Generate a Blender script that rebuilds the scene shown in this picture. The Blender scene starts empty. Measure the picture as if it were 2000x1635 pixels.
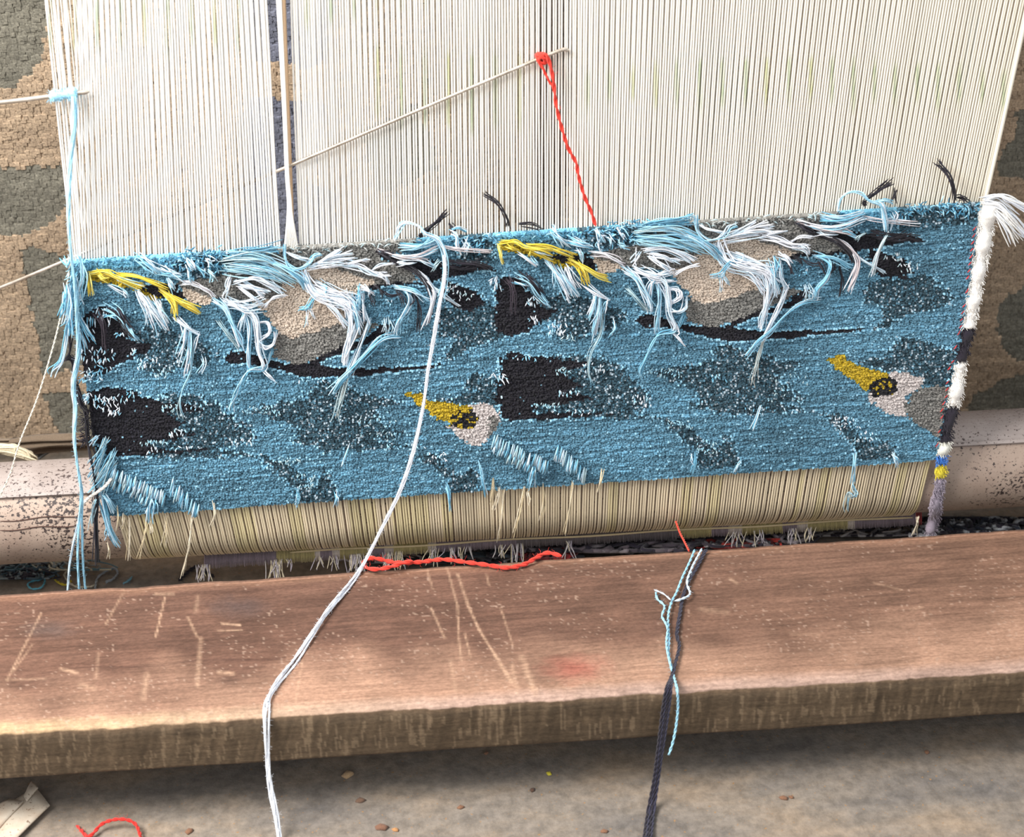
import bpy, math, random
import numpy as np

# ------------------------------------------------------------------ camera
FPX, PITCH, YAW, ROLL, DIST = 3000.0, math.radians(31), math.radians(3.5), math.radians(1.8), 2.06
Z0 = 0.3026                      # height of the loom-plane point in the middle of the view
F = np.array([math.sin(YAW)*math.cos(PITCH), math.cos(YAW)*math.cos(PITCH), -math.sin(PITCH)])
R0 = np.cross(F, [0, 0, 1.0]); R0 /= np.linalg.norm(R0); U0 = np.cross(R0, F)
UP = math.cos(ROLL)*U0 + math.sin(ROLL)*R0
RT = math.cos(ROLL)*R0 - math.sin(ROLL)*U0
CAM = np.array([0, 0, Z0]) - DIST*F

scn = bpy.context.scene
col = scn.collection
cam_d = bpy.data.cameras.new('camera'); cam = bpy.data.objects.new('camera', cam_d); col.objects.link(cam)
cam_d.sensor_fit = 'HORIZONTAL'; cam_d.sensor_width = 36.0; cam_d.lens = 36.0*FPX/2000.0
cam_d.clip_start = 0.02
from mathutils import Matrix
cam.matrix_world = Matrix(((RT[0], UP[0], -F[0], CAM[0]), (RT[1], UP[1], -F[1], CAM[1]),
                           (RT[2], UP[2], -F[2], CAM[2]), (0, 0, 0, 1)))
cam_d.dof.use_dof = True; cam_d.dof.focus_distance = 2.02; cam_d.dof.aperture_fstop = 5.0
scn.camera = cam

# ------------------------------------------------------------------ light
world = bpy.data.worlds.new('daylight'); scn.world = world; world.use_nodes = True
bg = world.node_tree.nodes['Background']
bg.inputs[0].default_value = (0.93, 0.97, 1.0, 1); bg.inputs[1].default_value = 1.0

def area(name, loc, target, size, power, colr):
    d = bpy.data.lights.new(name, 'AREA'); d.shape = 'RECTANGLE'; d.size, d.size_y = size
    d.energy = power; d.color = colr
    o = bpy.data.objects.new(name, d); col.objects.link(o); o.location = loc
    v = Matrix.Identity(3)
    import mathutils
    o.rotation_euler = (mathutils.Vector(target)-mathutils.Vector(loc)).to_track_quat('-Z', 'Y').to_euler()
    return o
area('added_left_light', (-1.5, -0.8, 2.2), (-0.1, 0.0, 0.5), (1.2, 1.2), 118, (1.0, 0.97, 0.92))  # unseen area lamp, added so the warp brightens towards the upper left

vs = scn.view_settings
vs.view_transform = 'Standard'; vs.look = 'None'; vs.gamma = 1.0; vs.use_curve_mapping = False
vs.exposure = 0.12

# ------------------------------------------------------------------ helpers
rng = np.random.default_rng(7)
random.seed(7)

def ray(px, py):
    return F + np.multiply.outer(np.asarray(px, float)-1000.0, RT)/FPX + np.multiply.outer(817.5-np.asarray(py, float), UP)/FPX
def on_y(px, py, Y):
    d = ray(px, py); t = (np.asarray(Y)-CAM[1])/d[..., 1]
    return CAM + d*t[..., None]
def on_z(px, py, Z):
    d = ray(px, py); t = (np.asarray(Z)-CAM[2])/d[..., 2]
    return CAM + d*t[..., None]
def proj(P):
    q = np.asarray(P)-CAM; z = q@F
    return 1000+FPX*(q@RT)/z, 817.5-FPX*(q@UP)/z
PX = DIST/FPX                    # metres per photo pixel on the loom plane

def lin(r, g, b):
    c = np.array([r, g, b], float)/255.0
    return np.where(c <= 0.04045, c/12.92, ((c+0.055)/1.055)**2.4)

_tab = np.random.default_rng(11).random((256, 256))
def vnoise(x, y, s=0):
    x = np.asarray(x, float)+s*17.31; y = np.asarray(y, float)+s*5.77
    xi = np.floor(x).astype(int); yi = np.floor(y).astype(int); fx = x-xi; fy = y-yi
    fx = fx*fx*(3-2*fx); fy = fy*fy*(3-2*fy)
    t = lambda a, b: _tab[(a) & 255, (b) & 255]
    return (t(xi, yi)*(1-fx)+t(xi+1, yi)*fx)*(1-fy)+(t(xi, yi+1)*(1-fx)+t(xi+1, yi+1)*fx)*fy
def fbm(x, y, s=0, o=3):
    v = 0; a = 0.5; n = 0
    for k in range(o):
        v = v+a*vnoise(x*2**k, y*2**k, s+k*3); n += a; a *= 0.5
    return v/n
def inpoly(x, y, poly):
    x = np.asarray(x); y = np.asarray(y); c = np.zeros(x.shape, bool)
    n = len(poly)
    for i in range(n):
        x0, y0 = poly[i]; x1, y1 = poly[(i+1) % n]
        if y0 == y1: continue
        c ^= ((y0 > y) != (y1 > y)) & (x < (x1-x0)*(y-y0)/(y1-y0)+x0)
    return c

class MB:
    """collects quads with a colour per vertex, links them as one mesh object"""
    def __init__(s): s.v = []; s.f = []; s.c = []; s.n = 0
    def add(s, v, f, c):
        v = np.asarray(v, float).reshape(-1, 3); f = np.asarray(f, int).reshape(-1, 4)
        c = np.asarray(c, float)
        if c.ndim == 1: c = np.tile(c, (len(v), 1))
        s.v.append(v); s.f.append(f+s.n); s.c.append(c); s.n += len(v)
    def tube(s, P, rad, c, sides=5, taper=True):
        P = np.asarray(P, float); n = len(P)
        if n < 2: return
        T = np.gradient(P, axis=0); T /= (np.linalg.norm(T, axis=1, keepdims=True)+1e-12)
        ref = np.array([0.13, 0.95, 0.28])
        A = np.cross(T, ref); ln = np.linalg.norm(A, axis=1, keepdims=True)
        A = np.where(ln < 0.05, np.array([1.0, 0, 0]), A/(ln+1e-9)); B = np.cross(T, A)
        r = np.full(n, rad) if np.isscalar(rad) else np.asarray(rad, float).copy()
        if taper: r[0] *= 0.45; r[-1] *= 0.45
        an = np.arange(sides)/sides*2*math.pi
        V = P[:, None, :]+r[:, None, None]*(np.cos(an)[None, :, None]*A[:, None, :]+np.sin(an)[None, :, None]*B[:, None, :])
        i = np.arange(n-1)[:, None]*sides; k = np.arange(sides)[None, :]; k2 = (k+1) % sides
        fc = np.stack([i+k, i+k2, i+sides+k2, i+sides+k], -1)
        c = np.asarray(c, float)
        if c.ndim == 2: c = np.repeat(c, sides, axis=0)
        s.add(V, fc, c)
        if sides == 4: pass
    def build(s, name, mat, parent=None, smooth=True):
        me = bpy.data.meshes.new(name)
        v = np.concatenate(s.v); f = np.concatenate(s.f); c = np.concatenate(s.c)
        me.vertices.add(len(v)); me.vertices.foreach_set('co', v.astype(np.float32).ravel())
        me.loops.add(f.size); me.loops.foreach_set('vertex_index', f.astype(np.int32).ravel())
        me.polygons.add(len(f))
        me.polygons.foreach_set('loop_start', (np.arange(len(f))*4).astype(np.int32))
        me.polygons.foreach_set('loop_total', np.full(len(f), 4, np.int32))
        me.polygons.foreach_set('use_smooth', np.full(len(f), smooth, bool))
        a = me.attributes.new('Col', 'FLOAT_COLOR', 'POINT')
        a.data.foreach_set('color', np.concatenate([c, np.ones((len(c), 1))], 1).astype(np.float32).ravel())
        me.update(); me.validate()
        me.materials.append(mat)
        o = bpy.data.objects.new(name, me); col.objects.link(o)
        if parent is not None: o.parent = parent
        return o

def tag(o, label=None, cat=None, group=None, kind=None):
    if label: o['label'] = label
    if cat: o['category'] = cat
    if group: o['group'] = group
    if kind: o['kind'] = kind
    return o
def empty(name, loc, label, cat, group=None):
    o = bpy.data.objects.new(name, None); col.objects.link(o); o.empty_display_size = 0.05
    ROOT[o.name] = tuple(loc); o.location = loc
    return tag(o, label, cat, group)
ROOT = {}
def part(mb, name, mat, parent, label=None, kind=None, smooth=True):
    o = mb.build(name, mat, None, smooth)
    o.parent = parent
    o.matrix_parent_inverse = Matrix.Translation(parent.location).inverted()
    return tag(o, label, kind=kind)

def spline(pts, per=8):
    """Catmull-Rom through the points"""
    P = np.asarray(pts, float)
    if len(P) == 2: 
        t = np.linspace(0, 1, per+1)[:, None]; return P[0]*(1-t)+P[1]*t
    Q = np.vstack([2*P[0]-P[1], P, 2*P[-1]-P[-2]]); out = []
    t = np.linspace(0, 1, per, endpoint=False)[:, None]
    for i in range(len(P)-1):
        a, b, c, d = Q[i:i+4]
        out.append(0.5*((2*b)+(-a+c)*t+(2*a-5*b+4*c-d)*t*t+(-a+3*b-3*c+d)*t**3))
    out.append(P[-1][None, :])
    return np.vstack(out)
def frames(P):
    T = np.gradient(P, axis=0); T /= (np.linalg.norm(T, axis=1, keepdims=True)+1e-12)
    A = np.cross(T, [0.13, 0.95, 0.28]); A /= (np.linalg.norm(A, axis=1, keepdims=True)+1e-9)
    return A, np.cross(T, A)
def resample(P, step):
    d = np.r_[0, np.cumsum(np.linalg.norm(np.diff(P, axis=0), axis=1))]
    n = max(3, int(d[-1]/step)); t = np.linspace(0, d[-1], n)
    return np.stack([np.interp(t, d, P[:, k]) for k in range(3)], 1)
def twisted(mb, P, rad, c, plies=2, pitch=0.012, step=0.0022, fuzz=0, seed=0, rscale=0.62):
    """a plied yarn: strands wound round the path, with a few stray fibres"""
    r_ = np.random.default_rng(seed)
    P = resample(np.asarray(P), step); n = len(P); A, B = frames(P)
    L = np.arange(n)*step; ph = 2*math.pi*L/pitch + 0.8*np.sin(L*35+seed)
    for k in range(plies):
        a = ph+2*math.pi*k/plies
        Q = P+rad*0.5*(np.cos(a)[:, None]*A+np.sin(a)[:, None]*B)
        cc = np.asarray(c if np.ndim(c) == 1 else c[k % len(c)])
        cv = cc*(0.92+0.16*r_.random((n, 1)))
        mb.tube(Q, rad*rscale, cv, 5)
    for k in range(fuzz):
        i = r_.integers(1, n-1); d = r_.normal(size=3); d /= np.linalg.norm(d)
        cc = np.asarray(c if np.ndim(c) == 1 else c[0])
        L2 = rad*(1.2+1.8*r_.random())
        mb.tube(np.array([P[i]+d*rad*0.5, P[i]+d*(rad*0.5+L2*0.6)+r_.normal(size=3)*rad*0.3, P[i]+d*(rad*0.5+L2)+r_.normal(size=3)*rad*0.6]), rad*0.09, cc, 3)

# ------------------------------------------------------------------ materials
def nt(name):
    m = bpy.data.materials.new(name); m.use_nodes = True
    return m, m.node_tree.nodes, m.node_tree.links, m.node_tree.nodes['Principled BSDF']
def mat_yarn(name, rough=0.9, var=0.25, scale=900.0, sheen=0.15, trans=0.0):
    m, N, L, b = nt(name)
    at = N.new('ShaderNodeAttribute'); at.attribute_name = 'Col'
    tc = N.new('ShaderNodeTexCoord'); no = N.new('ShaderNodeTexNoise'); no.inputs['Scale'].default_value = scale
    L.new(tc.outputs['Object'], no.inputs['Vector'])
    mr = N.new('ShaderNodeMapRange'); mr.inputs[1].default_value = 0.3; mr.inputs[2].default_value = 0.7
    mr.inputs[3].default_value = 1-var; mr.inputs[4].default_value = 1+var*0.6
    L.new(no.outputs[0], mr.inputs[0])
    mx = N.new('ShaderNodeVectorMath'); mx.operation = 'SCALE'
    L.new(at.outputs['Color'], mx.inputs[0]); L.new(mr.outputs[0], mx.inputs['Scale'])
    L.new(mx.outputs[0], b.inputs['Base Color'])
    b.inputs['Roughness'].default_value = rough
    b.inputs['Sheen Weight'].default_value = sheen; b.inputs['Sheen Roughness'].default_value = 0.6
    b.inputs['Specular IOR Level'].default_value = 0.15
    return m
M_YARN = mat_yarn('wool_yarn')
M_PILE = mat_yarn('wool_pile', var=0.35, scale=1100)
M_RUG = mat_yarn('rug_pile', var=0.4, scale=380)
M_COTTON = mat_yarn('cotton_warp', var=0.12, scale=1400, sheen=0.05)

def ramp(N, L, src, stops):
    r = N.new('ShaderNodeValToRGB'); e = r.color_ramp.elements
    while len(e) < len(stops): e.new(0.5)
    for k, (p, c) in enumerate(stops):
        e[k].position = p; e[k].color = (*lin(*c), 1)
    L.new(src, r.inputs[0]); return r
def noise(N, L, tc, scale, detail=4, rough=0.55, stretch=None):
    n = N.new('ShaderNodeTexNoise'); n.inputs['Scale'].default_value = scale
    n.inputs['Detail'].default_value = detail; n.inputs['Roughness'].default_value = rough
    if stretch:
        mp = N.new('ShaderNodeMapping'); mp.inputs['Scale'].default_value = stretch
        L.new(tc.outputs['Object'], mp.inputs[0]); L.new(mp.outputs[0], n.inputs['Vector'])
    else: L.new(tc.outputs['Object'], n.inputs['Vector'])
    return n
def mix(N, L, fac, a, b, mode='MIX'):
    m = N.new('ShaderNodeMix'); m.data_type = 'RGBA'; m.blend_type = mode
    for sock, val in ((m.inputs[0], fac), (m.inputs[6], a), (m.inputs[7], b)):
        if hasattr(val, 'links') or hasattr(val, 'is_linked'): L.new(val, sock)
        elif np.isscalar(val): sock.default_value = val
        else: sock.default_value = (*val, 1)
    return m.outputs[2]
def bump(N, L, b, src, strength, dist):
    bp = N.new('ShaderNodeBump'); bp.inputs['Strength'].default_value = strength; bp.inputs['Distance'].default_value = dist
    L.new(src, bp.inputs['Height']); L.new(bp.outputs[0], b.inputs['Normal'])

def mat_floor():
    m, N, L, b = nt('dusty_concrete'); tc = N.new('ShaderNodeTexCoord')
    n1 = noise(N, L, tc, 4.5, 5, 0.6, (1.0, 2.4, 1)); c1 = ramp(N, L, n1.outputs[0], [(0.3, (116, 110, 106)), (0.5, (142, 131, 120)), (0.7, (164, 144, 123))])
    n2 = noise(N, L, tc, 60, 4, 0.7); c2 = ramp(N, L, n2.outputs[0], [(0.35, (150, 150, 150)), (0.65, (255, 255, 255))])
    o = mix(N, L, 0.55, c1.outputs[0], c2.outputs[0], 'MULTIPLY')
    n3 = noise(N, L, tc, 220, 2, 0.5); c3 = ramp(N, L, n3.outputs[0], [(0.66, (0, 0, 0)), (0.74, (255, 255, 255))])
    o = mix(N, L, c3.outputs[0], o, lin(150, 118, 84))
    L.new(o, b.inputs['Base Color']); b.inputs['Roughness'].default_value = 0.9
    b.inputs['Specular IOR Level'].default_value = 0.25
    bump(N, L, b, n2.outputs[0], 0.35, 0.004)
    return m
def mat_plaster():
    m, N, L, b = nt('dull_plaster'); tc = N.new('ShaderNodeTexCoord')
    n1 = noise(N, L, tc, 3, 5); c1 = ramp(N, L, n1.outputs[0], [(0.3, (150, 140, 125)), (0.7, (185, 175, 160))])
    L.new(c1.outputs[0], b.inputs['Base Color']); b.inputs['Roughness'].default_value = 0.95
    bump(N, L, b, n1.outputs[0], 0.2, 0.01); return m
def mat_metal(name, base, light, spot, thr):
    m, N, L, b = nt(name); tc = N.new('ShaderNodeTexCoord')
    n1 = noise(N, L, tc, 14, 4); c1 = ramp(N, L, n1.outputs[0], [(0.3, base), (0.7, light)])
    n2 = noise(N, L, tc, 250, 4, 0.6, (0.8, 1, 1)); n4 = noise(N, L, tc, 9, 3, 0.5)
    ad = N.new('ShaderNodeMath'); ad.operation = 'MULTIPLY_ADD'; ad.inputs[1].default_value = 0.42
    L.new(n4.outputs[0], ad.inputs[0]); L.new(n2.outputs[0], ad.inputs[2])
    c2 = ramp(N, L, ad.outputs[0], [(thr, (0, 0, 0)), (thr+0.035, (255, 255, 255))])
    o = mix(N, L, c2.outputs[0], c1.outputs[0], lin(*spot))
    n3 = noise(N, L, tc, 420, 2, 0.5); c3 = ramp(N, L, n3.outputs[0], [(0.63, (0, 0, 0)), (0.68, (255, 255, 255))])
    fm = N.new('ShaderNodeMath'); fm.operation = 'MULTIPLY'; fm.inputs[1].default_value = 0.55; L.new(c3.outputs[0], fm.inputs[0])
    o = mix(N, L, fm.outputs[0], o, lin(95, 72, 62))
    L.new(o, b.inputs['Base Color']); b.inputs['Roughness'].default_value = 0.6; b.inputs['Metallic'].default_value = 0.0
    bump(N, L, b, c2.outputs[0], -0.25, 0.001); return m
def mat_steel():
    m, N, L, b = nt('thin_steel'); tc = N.new('ShaderNodeTexCoord')
    n1 = noise(N, L, tc, 60, 3); c1 = ramp(N, L, n1.outputs[0], [(0.3, (150, 136, 122)), (0.7, (206, 196, 184))])
    L.new(c1.outputs[0], b.inputs['Base Color']); b.inputs['Metallic'].default_value = 0.55; b.inputs['Roughness'].default_value = 0.35
    return m
def mat_wood_attr():
    m, N, L, b = nt('worn_bench_wood'); tc = N.new('ShaderNodeTexCoord')
    at = N.new('ShaderNodeAttribute'); at.attribute_name = 'Col'
    n1 = noise(N, L, tc, 26, 6, 0.65, (0.5, 9, 9)); c1 = ramp(N, L, n1.outputs[0], [(0.25, (150, 140, 136)), (0.55, (235, 232, 230)), (0.8, (255, 255, 255))])
    o = mix(N, L, 0.62, at.outputs['Color'], c1.outputs[0], 'MULTIPLY')
    n2 = noise(N, L, tc, 300, 3, 0.6, (0.6, 1, 1)); c2 = ramp(N, L, n2.outputs[0], [(0.35, (190, 188, 186)), (0.65, (255, 255, 255))])
    o = mix(N, L, 0.6, o, c2.outputs[0], 'MULTIPLY')
    L.new(o, b.inputs['Base Color']); b.inputs['Roughness'].default_value = 0.62
    b.inputs['Specular IOR Level'].default_value = 0.3
    bump(N, L, b, n1.outputs[0], 0.25, 0.002); return m
def mat_wood():
    m, N, L, b = nt('rough_timber'); tc = N.new('ShaderNodeTexCoord')
    n1 = noise(N, L, tc, 12, 5, 0.6, (6, 6, 0.5)); c1 = ramp(N, L, n1.outputs[0], [(0.3, (84, 62, 48)), (0.7, (128, 98, 76))])
    L.new(c1.outputs[0], b.inputs['Base Color']); b.inputs['Roughness'].default_value = 0.8
    bump(N, L, b, n1.outputs[0], 0.3, 0.003); return m
def mat_paper():
    m, N, L, b = nt('dirty_card'); tc = N.new('ShaderNodeTexCoord')
    n1 = noise(N, L, tc, 30, 5, 0.65); c1 = ramp(N, L, n1.outputs[0], [(0.35, (205, 192, 175)), (0.55, (196, 178, 158)), (0.72, (168, 132, 112))])
    n2 = noise(N, L, tc, 260, 2, 0.5); c2 = ramp(N, L, n2.outputs[0], [(0.64, (255, 255, 255)), (0.7, (150, 120, 100))])
    o = mix(N, L, 0.8, c1.outputs[0], c2.outputs[0], 'MULTIPLY')
    L.new(o, b.inputs['Base Color']); b.inputs['Roughness'].default_value = 0.9
    bump(N, L, b, n1.outputs[0], 0.2, 0.002); return m
def mat_plastic():
    m, N, L, b = nt('pale_plastic'); tc = N.new('ShaderNodeTexCoord')
    n1 = noise(N, L, tc, 25, 4); c1 = ramp(N, L, n1.outputs[0], [(0.3, (200, 222, 228)), (0.7, (238, 246, 248))])
    L.new(c1.outputs[0], b.inputs['Base Color']); b.inputs['Roughness'].default_value = 0.4; return m
M_FLOOR, M_WALL, M_STEEL, M_BENCH, M_WOOD, M_PAPER = mat_floor(), mat_plaster(), mat_steel(), mat_wood_attr(), mat_wood(), mat_paper()
M_PIPE = mat_metal('chipped_painted_pipe', (152, 130, 116), (174, 154, 139), (52, 40, 38), 0.80)
M_PLATE = mat_metal('chipped_painted_plate', (146, 133, 127), (170, 158, 153), (70, 56, 54), 0.82)
M_PLASTIC = mat_plastic()

def box(mb, lo, hi, c=(0.5, 0.5, 0.5)):
    (x0, y0, z0), (x1, y1, z1) = lo, hi
    V = [(x0, y0, z0), (x1, y0, z0), (x1, y1, z0), (x0, y1, z0), (x0, y0, z1), (x1, y0, z1), (x1, y1, z1), (x0, y1, z1)]
    mb.add(V, [(0, 3, 2, 1), (4, 5, 6, 7), (0, 1, 5, 4), (1, 2, 6, 5), (2, 3, 7, 6), (3, 0, 4, 7)], np.array(c))
def bevel(o, w, seg=2):
    m = o.modifiers.new('bevel', 'BEVEL'); m.width = w; m.segments = seg; m.limit_method = 'ANGLE'

# ------------------------------------------------------------------ the setting
b_ = MB(); box(b_, (-3.2, -2.4, -0.08), (3.2, 1.5, 0.0)); fl = b_.build('floor', M_FLOOR, smooth=False); tag(fl, kind='structure')
b_ = MB(); box(b_, (-3.2, 1.5, -0.08), (3.2, 1.6, 2.6)); wb = b_.build('wall_back', M_WALL, smooth=False); tag(wb, kind='structure')

# ------------------------------------------------------------------ colours
C_BLUE, C_TEAL, C_DEEP = lin(94, 142, 166), lin(48, 78, 92), lin(66, 128, 160)
C_BLACK, C_BEIGE, C_GREY = lin(26, 24, 34), lin(214, 198, 182), lin(134, 132, 128)
C_YEL, C_WHT, C_LB = lin(196, 168, 38), lin(238, 242, 250), lin(158, 210, 234)
C_MID, C_CREAM, C_RED, C_MUST = lin(112, 178, 208), lin(232, 218, 194), lin(226, 62, 48), lin(222, 196, 62)
C_INK, C_GW, C_MAUVE, C_PALE = lin(40, 35, 46), lin(176, 200, 206), lin(150, 138, 150), lin(205, 226, 240)

# ------------------------------------------------------------------ loom geometry (metres)
RP = 0.0705                                     # roller radius
YC = RP+0.004
ZC = float((on_y(0, 997, YC)[2]+on_y(2000, 902, YC)[2])/2)
KX = -0.0125                                    # the roller lies slightly out of level
def roll_z(x): return ZC+KX*np.asarray(x)
TL, TR, BL, BR = on_y(136, 508, 0.0), on_y(1912, 394, 0.0), on_y(206, 1003, 0.0), on_y(1824, 893, 0.0)

# roller
roller = empty('loom_roller', (0, YC, 0), 'round chipped metal loom roller carrying the lower warp', 'loom roller')
xs = np.linspace(-1.119, 1.119, 60); an = np.linspace(0, 2*math.pi, 73)[:-1]
V = np.stack([np.broadcast_to(xs[:, None], (60, 72)), np.broadcast_to(YC+RP*np.cos(an)[None], (60, 72)), roll_z(xs)[:, None]+RP*np.sin(an)[None]], -1)
i = np.arange(59)[:, None]*72; k = np.arange(72)[None]
mb = MB(); mb.add(V, np.stack([i+k, i+(k+1) % 72, i+72+(k+1) % 72, i+72+k], -1), np.array([.5, .5, .5]))
part(mb, 'roller_tube', M_PIPE, roller)
# the flat cover plate on the upper front of the roller, a lip along its lower edge
th0, th1 = math.radians(200-62), math.radians(200-24)      # angles round the axis (180 = towards the viewer)
for nm, r0, r1, a0, a1 in (('cover_plate', RP-0.004, RP+0.0030, 50, 126), ('plate_lip', RP-0.004, RP+0.0065, 126, 129.5)):
    aa = np.radians(np.linspace(a0, a1, 12 if nm == 'cover_plate' else 3)); mb = MB()
    prof = [(YC+r1*math.cos(t), r1*math.sin(t)) for t in aa]+[(YC+r0*math.cos(t), r0*math.sin(t)) for t in aa[::-1]]
    n = len(prof); xx = np.linspace(-1.118, 1.118, 30)
    V = np.array([[(x, p[0], p[1]+float(roll_z(x))) for p in prof] for x in xx]); i = np.arange(29)[:, None]*n; k = np.arange(n)[None]
    mb.add(V, np.stack([i+k, i+(k+1) % n, i+n+(k+1) % n, i+n+k], -1), np.array([.5]*3))
    part(mb, nm, M_PLATE, roller, smooth=False)
# scratches run along the pipe as raised paint ridges
for (x0, y0, x1, y1) in ((0, 1018, 170, 1006), (0, 1036, 150, 1026)):
    mb = MB(); q = []
    for t in np.linspace(0, 1, 24):
        d = ray(x0+(x1-x0)*t, y0+(y1-y0)*t+2*math.sin(9*t)); o = CAM-np.array([0, YC, roll_z(-0.6)])
        A = d[1]**2+d[2]**2; B_ = o[1]*d[1]+o[2]*d[2]; Cq = o[1]**2+o[2]**2-(RP+0.0003)**2
        q.append(CAM+d*((-B_-math.sqrt(max(B_*B_-A*Cq, 0)))/A))
    mb.tube(q, 0.0011, lin(80, 58, 50), 4)
    part(mb, 'paint_crack', M_YARN, roller)

# frame outside the picture that holds roller, warp and bench
TOPZ = 1.95
for sx in (-1, 1):
    mb = MB(); box(mb, (sx*1.17-0.05, -0.03, 0), (sx*1.17+0.05, 0.19, TOPZ+0.1))
    o = mb.build('loom_post', M_WOOD, smooth=False); bevel(o, 0.004)
    tag(o, 'upright timber loom post holding the roller end nearest the '+('cream yarn hank' if sx < 0 else 'white yarn bunch'), 'loom post', 'loom posts')
    mb = MB(); box(mb, (sx*1.0-0.07, -0.42, 0), (sx*1.0+0.07, -0.10, 0.0830))
    o = mb.build('bench_block', M_WOOD, smooth=False); bevel(o, 0.004)
    tag(o, 'timber block under the bench plank end nearest the '+('torn card' if sx < 0 else 'black and light blue yarns'), 'block', 'bench blocks')
mb = MB(); xs = np.linspace(-1.119, 1.119, 4)
mb.tube(np.stack([xs, np.full(4, 0.075), np.full(4, TOPZ)], 1), 0.07, np.array([.5]*3), 32, taper=False)
tag(mb.build('upper_roller', M_WOOD), 'timber upper loom roller from which the warp hangs', 'loom roller')

# ------------------------------------------------------------------ warp
warp = empty('loom_warp', (0, 0, ZC), 'sheet of white cotton warp threads stretched on the loom', 'warp')
C_W = lin(246, 244, 240)
def x_at(px, py): return float(on_y(px, py, 0.0)[0])
EDGE_T = [(136, 508), (1912, 394)]
def top_y(px): return 508+(px-136)*(394-508)/(1912-136)
def warp_line(pb, pt, Y, mb, rad, cfun, zb=None, seed=0):
    """one warp thread from the carpet edge (photo x pb) up past the picture (photo x pt at y=0)"""
    a = on_y(pb, top_y(pb)+6, Y); b = on_y(pt, 0, Y)
    d = (b-a)/(b[2]-a[2])
    zz = np.r_[np.linspace(a[2], b[2]+0.02, 26), np.linspace(b[2]+0.08, TOPZ, 5)]
    P = a+np.outer(zz-a[2], d); P[:, 0] += 0.0004*np.sin(zz*17+seed*3.1)
    P[-5:, 1] = np.linspace(P[-6, 1], 0.004, 6)[1:]
    px, py = proj(P); c = cfun(px, py, seed)
    mb.tube(P, rad, c, 5, taper=False)
# dye marks: short green ticks every 45 photo px along the warp
TICKS = []
for kx in range(9): TICKS.append((98+kx*46, -20, 95+rng.random()*20))
for kx in range(6): TICKS.append((600+kx*46, -20, 60-kx*9+rng.random()*20))
for kx in range(7): TICKS.append((738+kx*46, 85+kx*2, 230+kx*6+rng.random()*20))
for kx, xx in enumerate((1148, 1190, 1236, 1281, 1322, 1367, 1411, 1457, 1497, 1541, 1584, 1625, 1667, 1708, 1748, 1792, 1832, 1873, 1919, 1960)):
    TICKS.append((xx, 100+abs(kx-9)*3, 205+rng.random()*25))
G1, G2 = lin(150, 172, 130), lin(178, 184, 120)
def warp_col(px, py, seed):
    c = np.tile(C_W, (len(px), 1))*(0.95+0.05*math.sin(seed*12.9))
    warmth = np.clip((px-500)/1500, 0, 1)[:, None]  # light falloff painted into the threads: dimmer and more beige to the right
    c = c*(1-warmth)+c*warmth*np.array([0.93, 0.86, 0.74])
    for (tx, y0, y1) in TICKS:
        if abs(tx-px[13]) > 60: continue
        w = np.clip(1-np.abs(px-tx)/6.0, 0, 1)*np.clip((py-y0)/14, 0, 1)*np.clip((y1-py)/25, 0, 1)
        g = G1 if int(tx) % 3 else G2
        c = c*(1-0.75*w[:, None])+g*0.75*w[:, None]
    return c
def section(b0, b1, t0, t1, n, Y, mb, rad, jit=0.6):
    for k in range(n):
        u = (k+0.5)/n+jit*(rng.random()-0.5)/n
        warp_line(b0+(b1-b0)*u, t0+(t1-t0)*u, Y, mb, rad, warp_col, seed=k+b0)
mbf, mbb = MB(), MB()
section(141, 166, 84, 150, 6, 0.0, mbf, 0.00125, 0.9)
section(166, 550, 150, 522, 70, 0.0, mbf, 0.00122, 0.18)
section(583, 1110, 566, 1112, 98, 0.0, mbf, 0.00116, 0.2)
section(1110, 1920, 1112, 2008, 168, 0.0, mbf, 0.00138, 0.15)
section(146, 546, 90, 519, 70, 0.016, mbb, 0.0008, 0.3)
section(586, 1050, 569, 1046, 87, 0.016, mbb, 0.0006, 0.3)
section(1113, 1917, 1115, 2004, 168, 0.016, mbb, 0.0006, 0.2)
part(mbf, 'front_warp_threads', M_COTTON, warp, kind='stuff')
part(mbb, 'rear_warp_threads', M_COTTON, warp, kind='stuff')
# thick selvedge end at the right
mb = MB(); warp_line(1922, 2012, -0.001, mb, 0.0026, warp_col, seed=3); part(mb, 'edge_cord', M_COTTON, warp)
# gathered strand crossing the open gap
mb = MB()
for k in range(22):
    u = k/21.0
    pts = [(556+26*u, top_y(570)+4), (561+11*u, 425), (561.5+7*u, 390), (558+6*u, 340), (552+6*u, 200), (541+8*u, 0), (538+8*u, -60)]
    Y = -0.003-0.004*(k % 3)*np.array([0.3, .6, 1, 1, 1, 1, 1])
    P = on_y(np.array([p[0] for p in pts]), np.array([p[1] for p in pts]), Y)
    P = spline(P, 6); mb.tube(P, 0.0009, C_W*np.array([1, 0.97, 0.92]), 5, taper=False)
part(mb, 'gathered_strand', M_COTTON, warp, 'thick bunch of warp threads gathered across the open gap')
# a tan cord behind it
mb = MB(); P = on_y(np.array([553, 560, 566, 572]), np.array([-40., 150, 300, 470]), np.full(4, 0.02)); mb.tube(spline(P, 8), 0.0022, lin(232, 200, 166), 6)
part(mb, 'tan_cord', M_COTTON, warp, 'tan cord beside the gathered strand')

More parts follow.
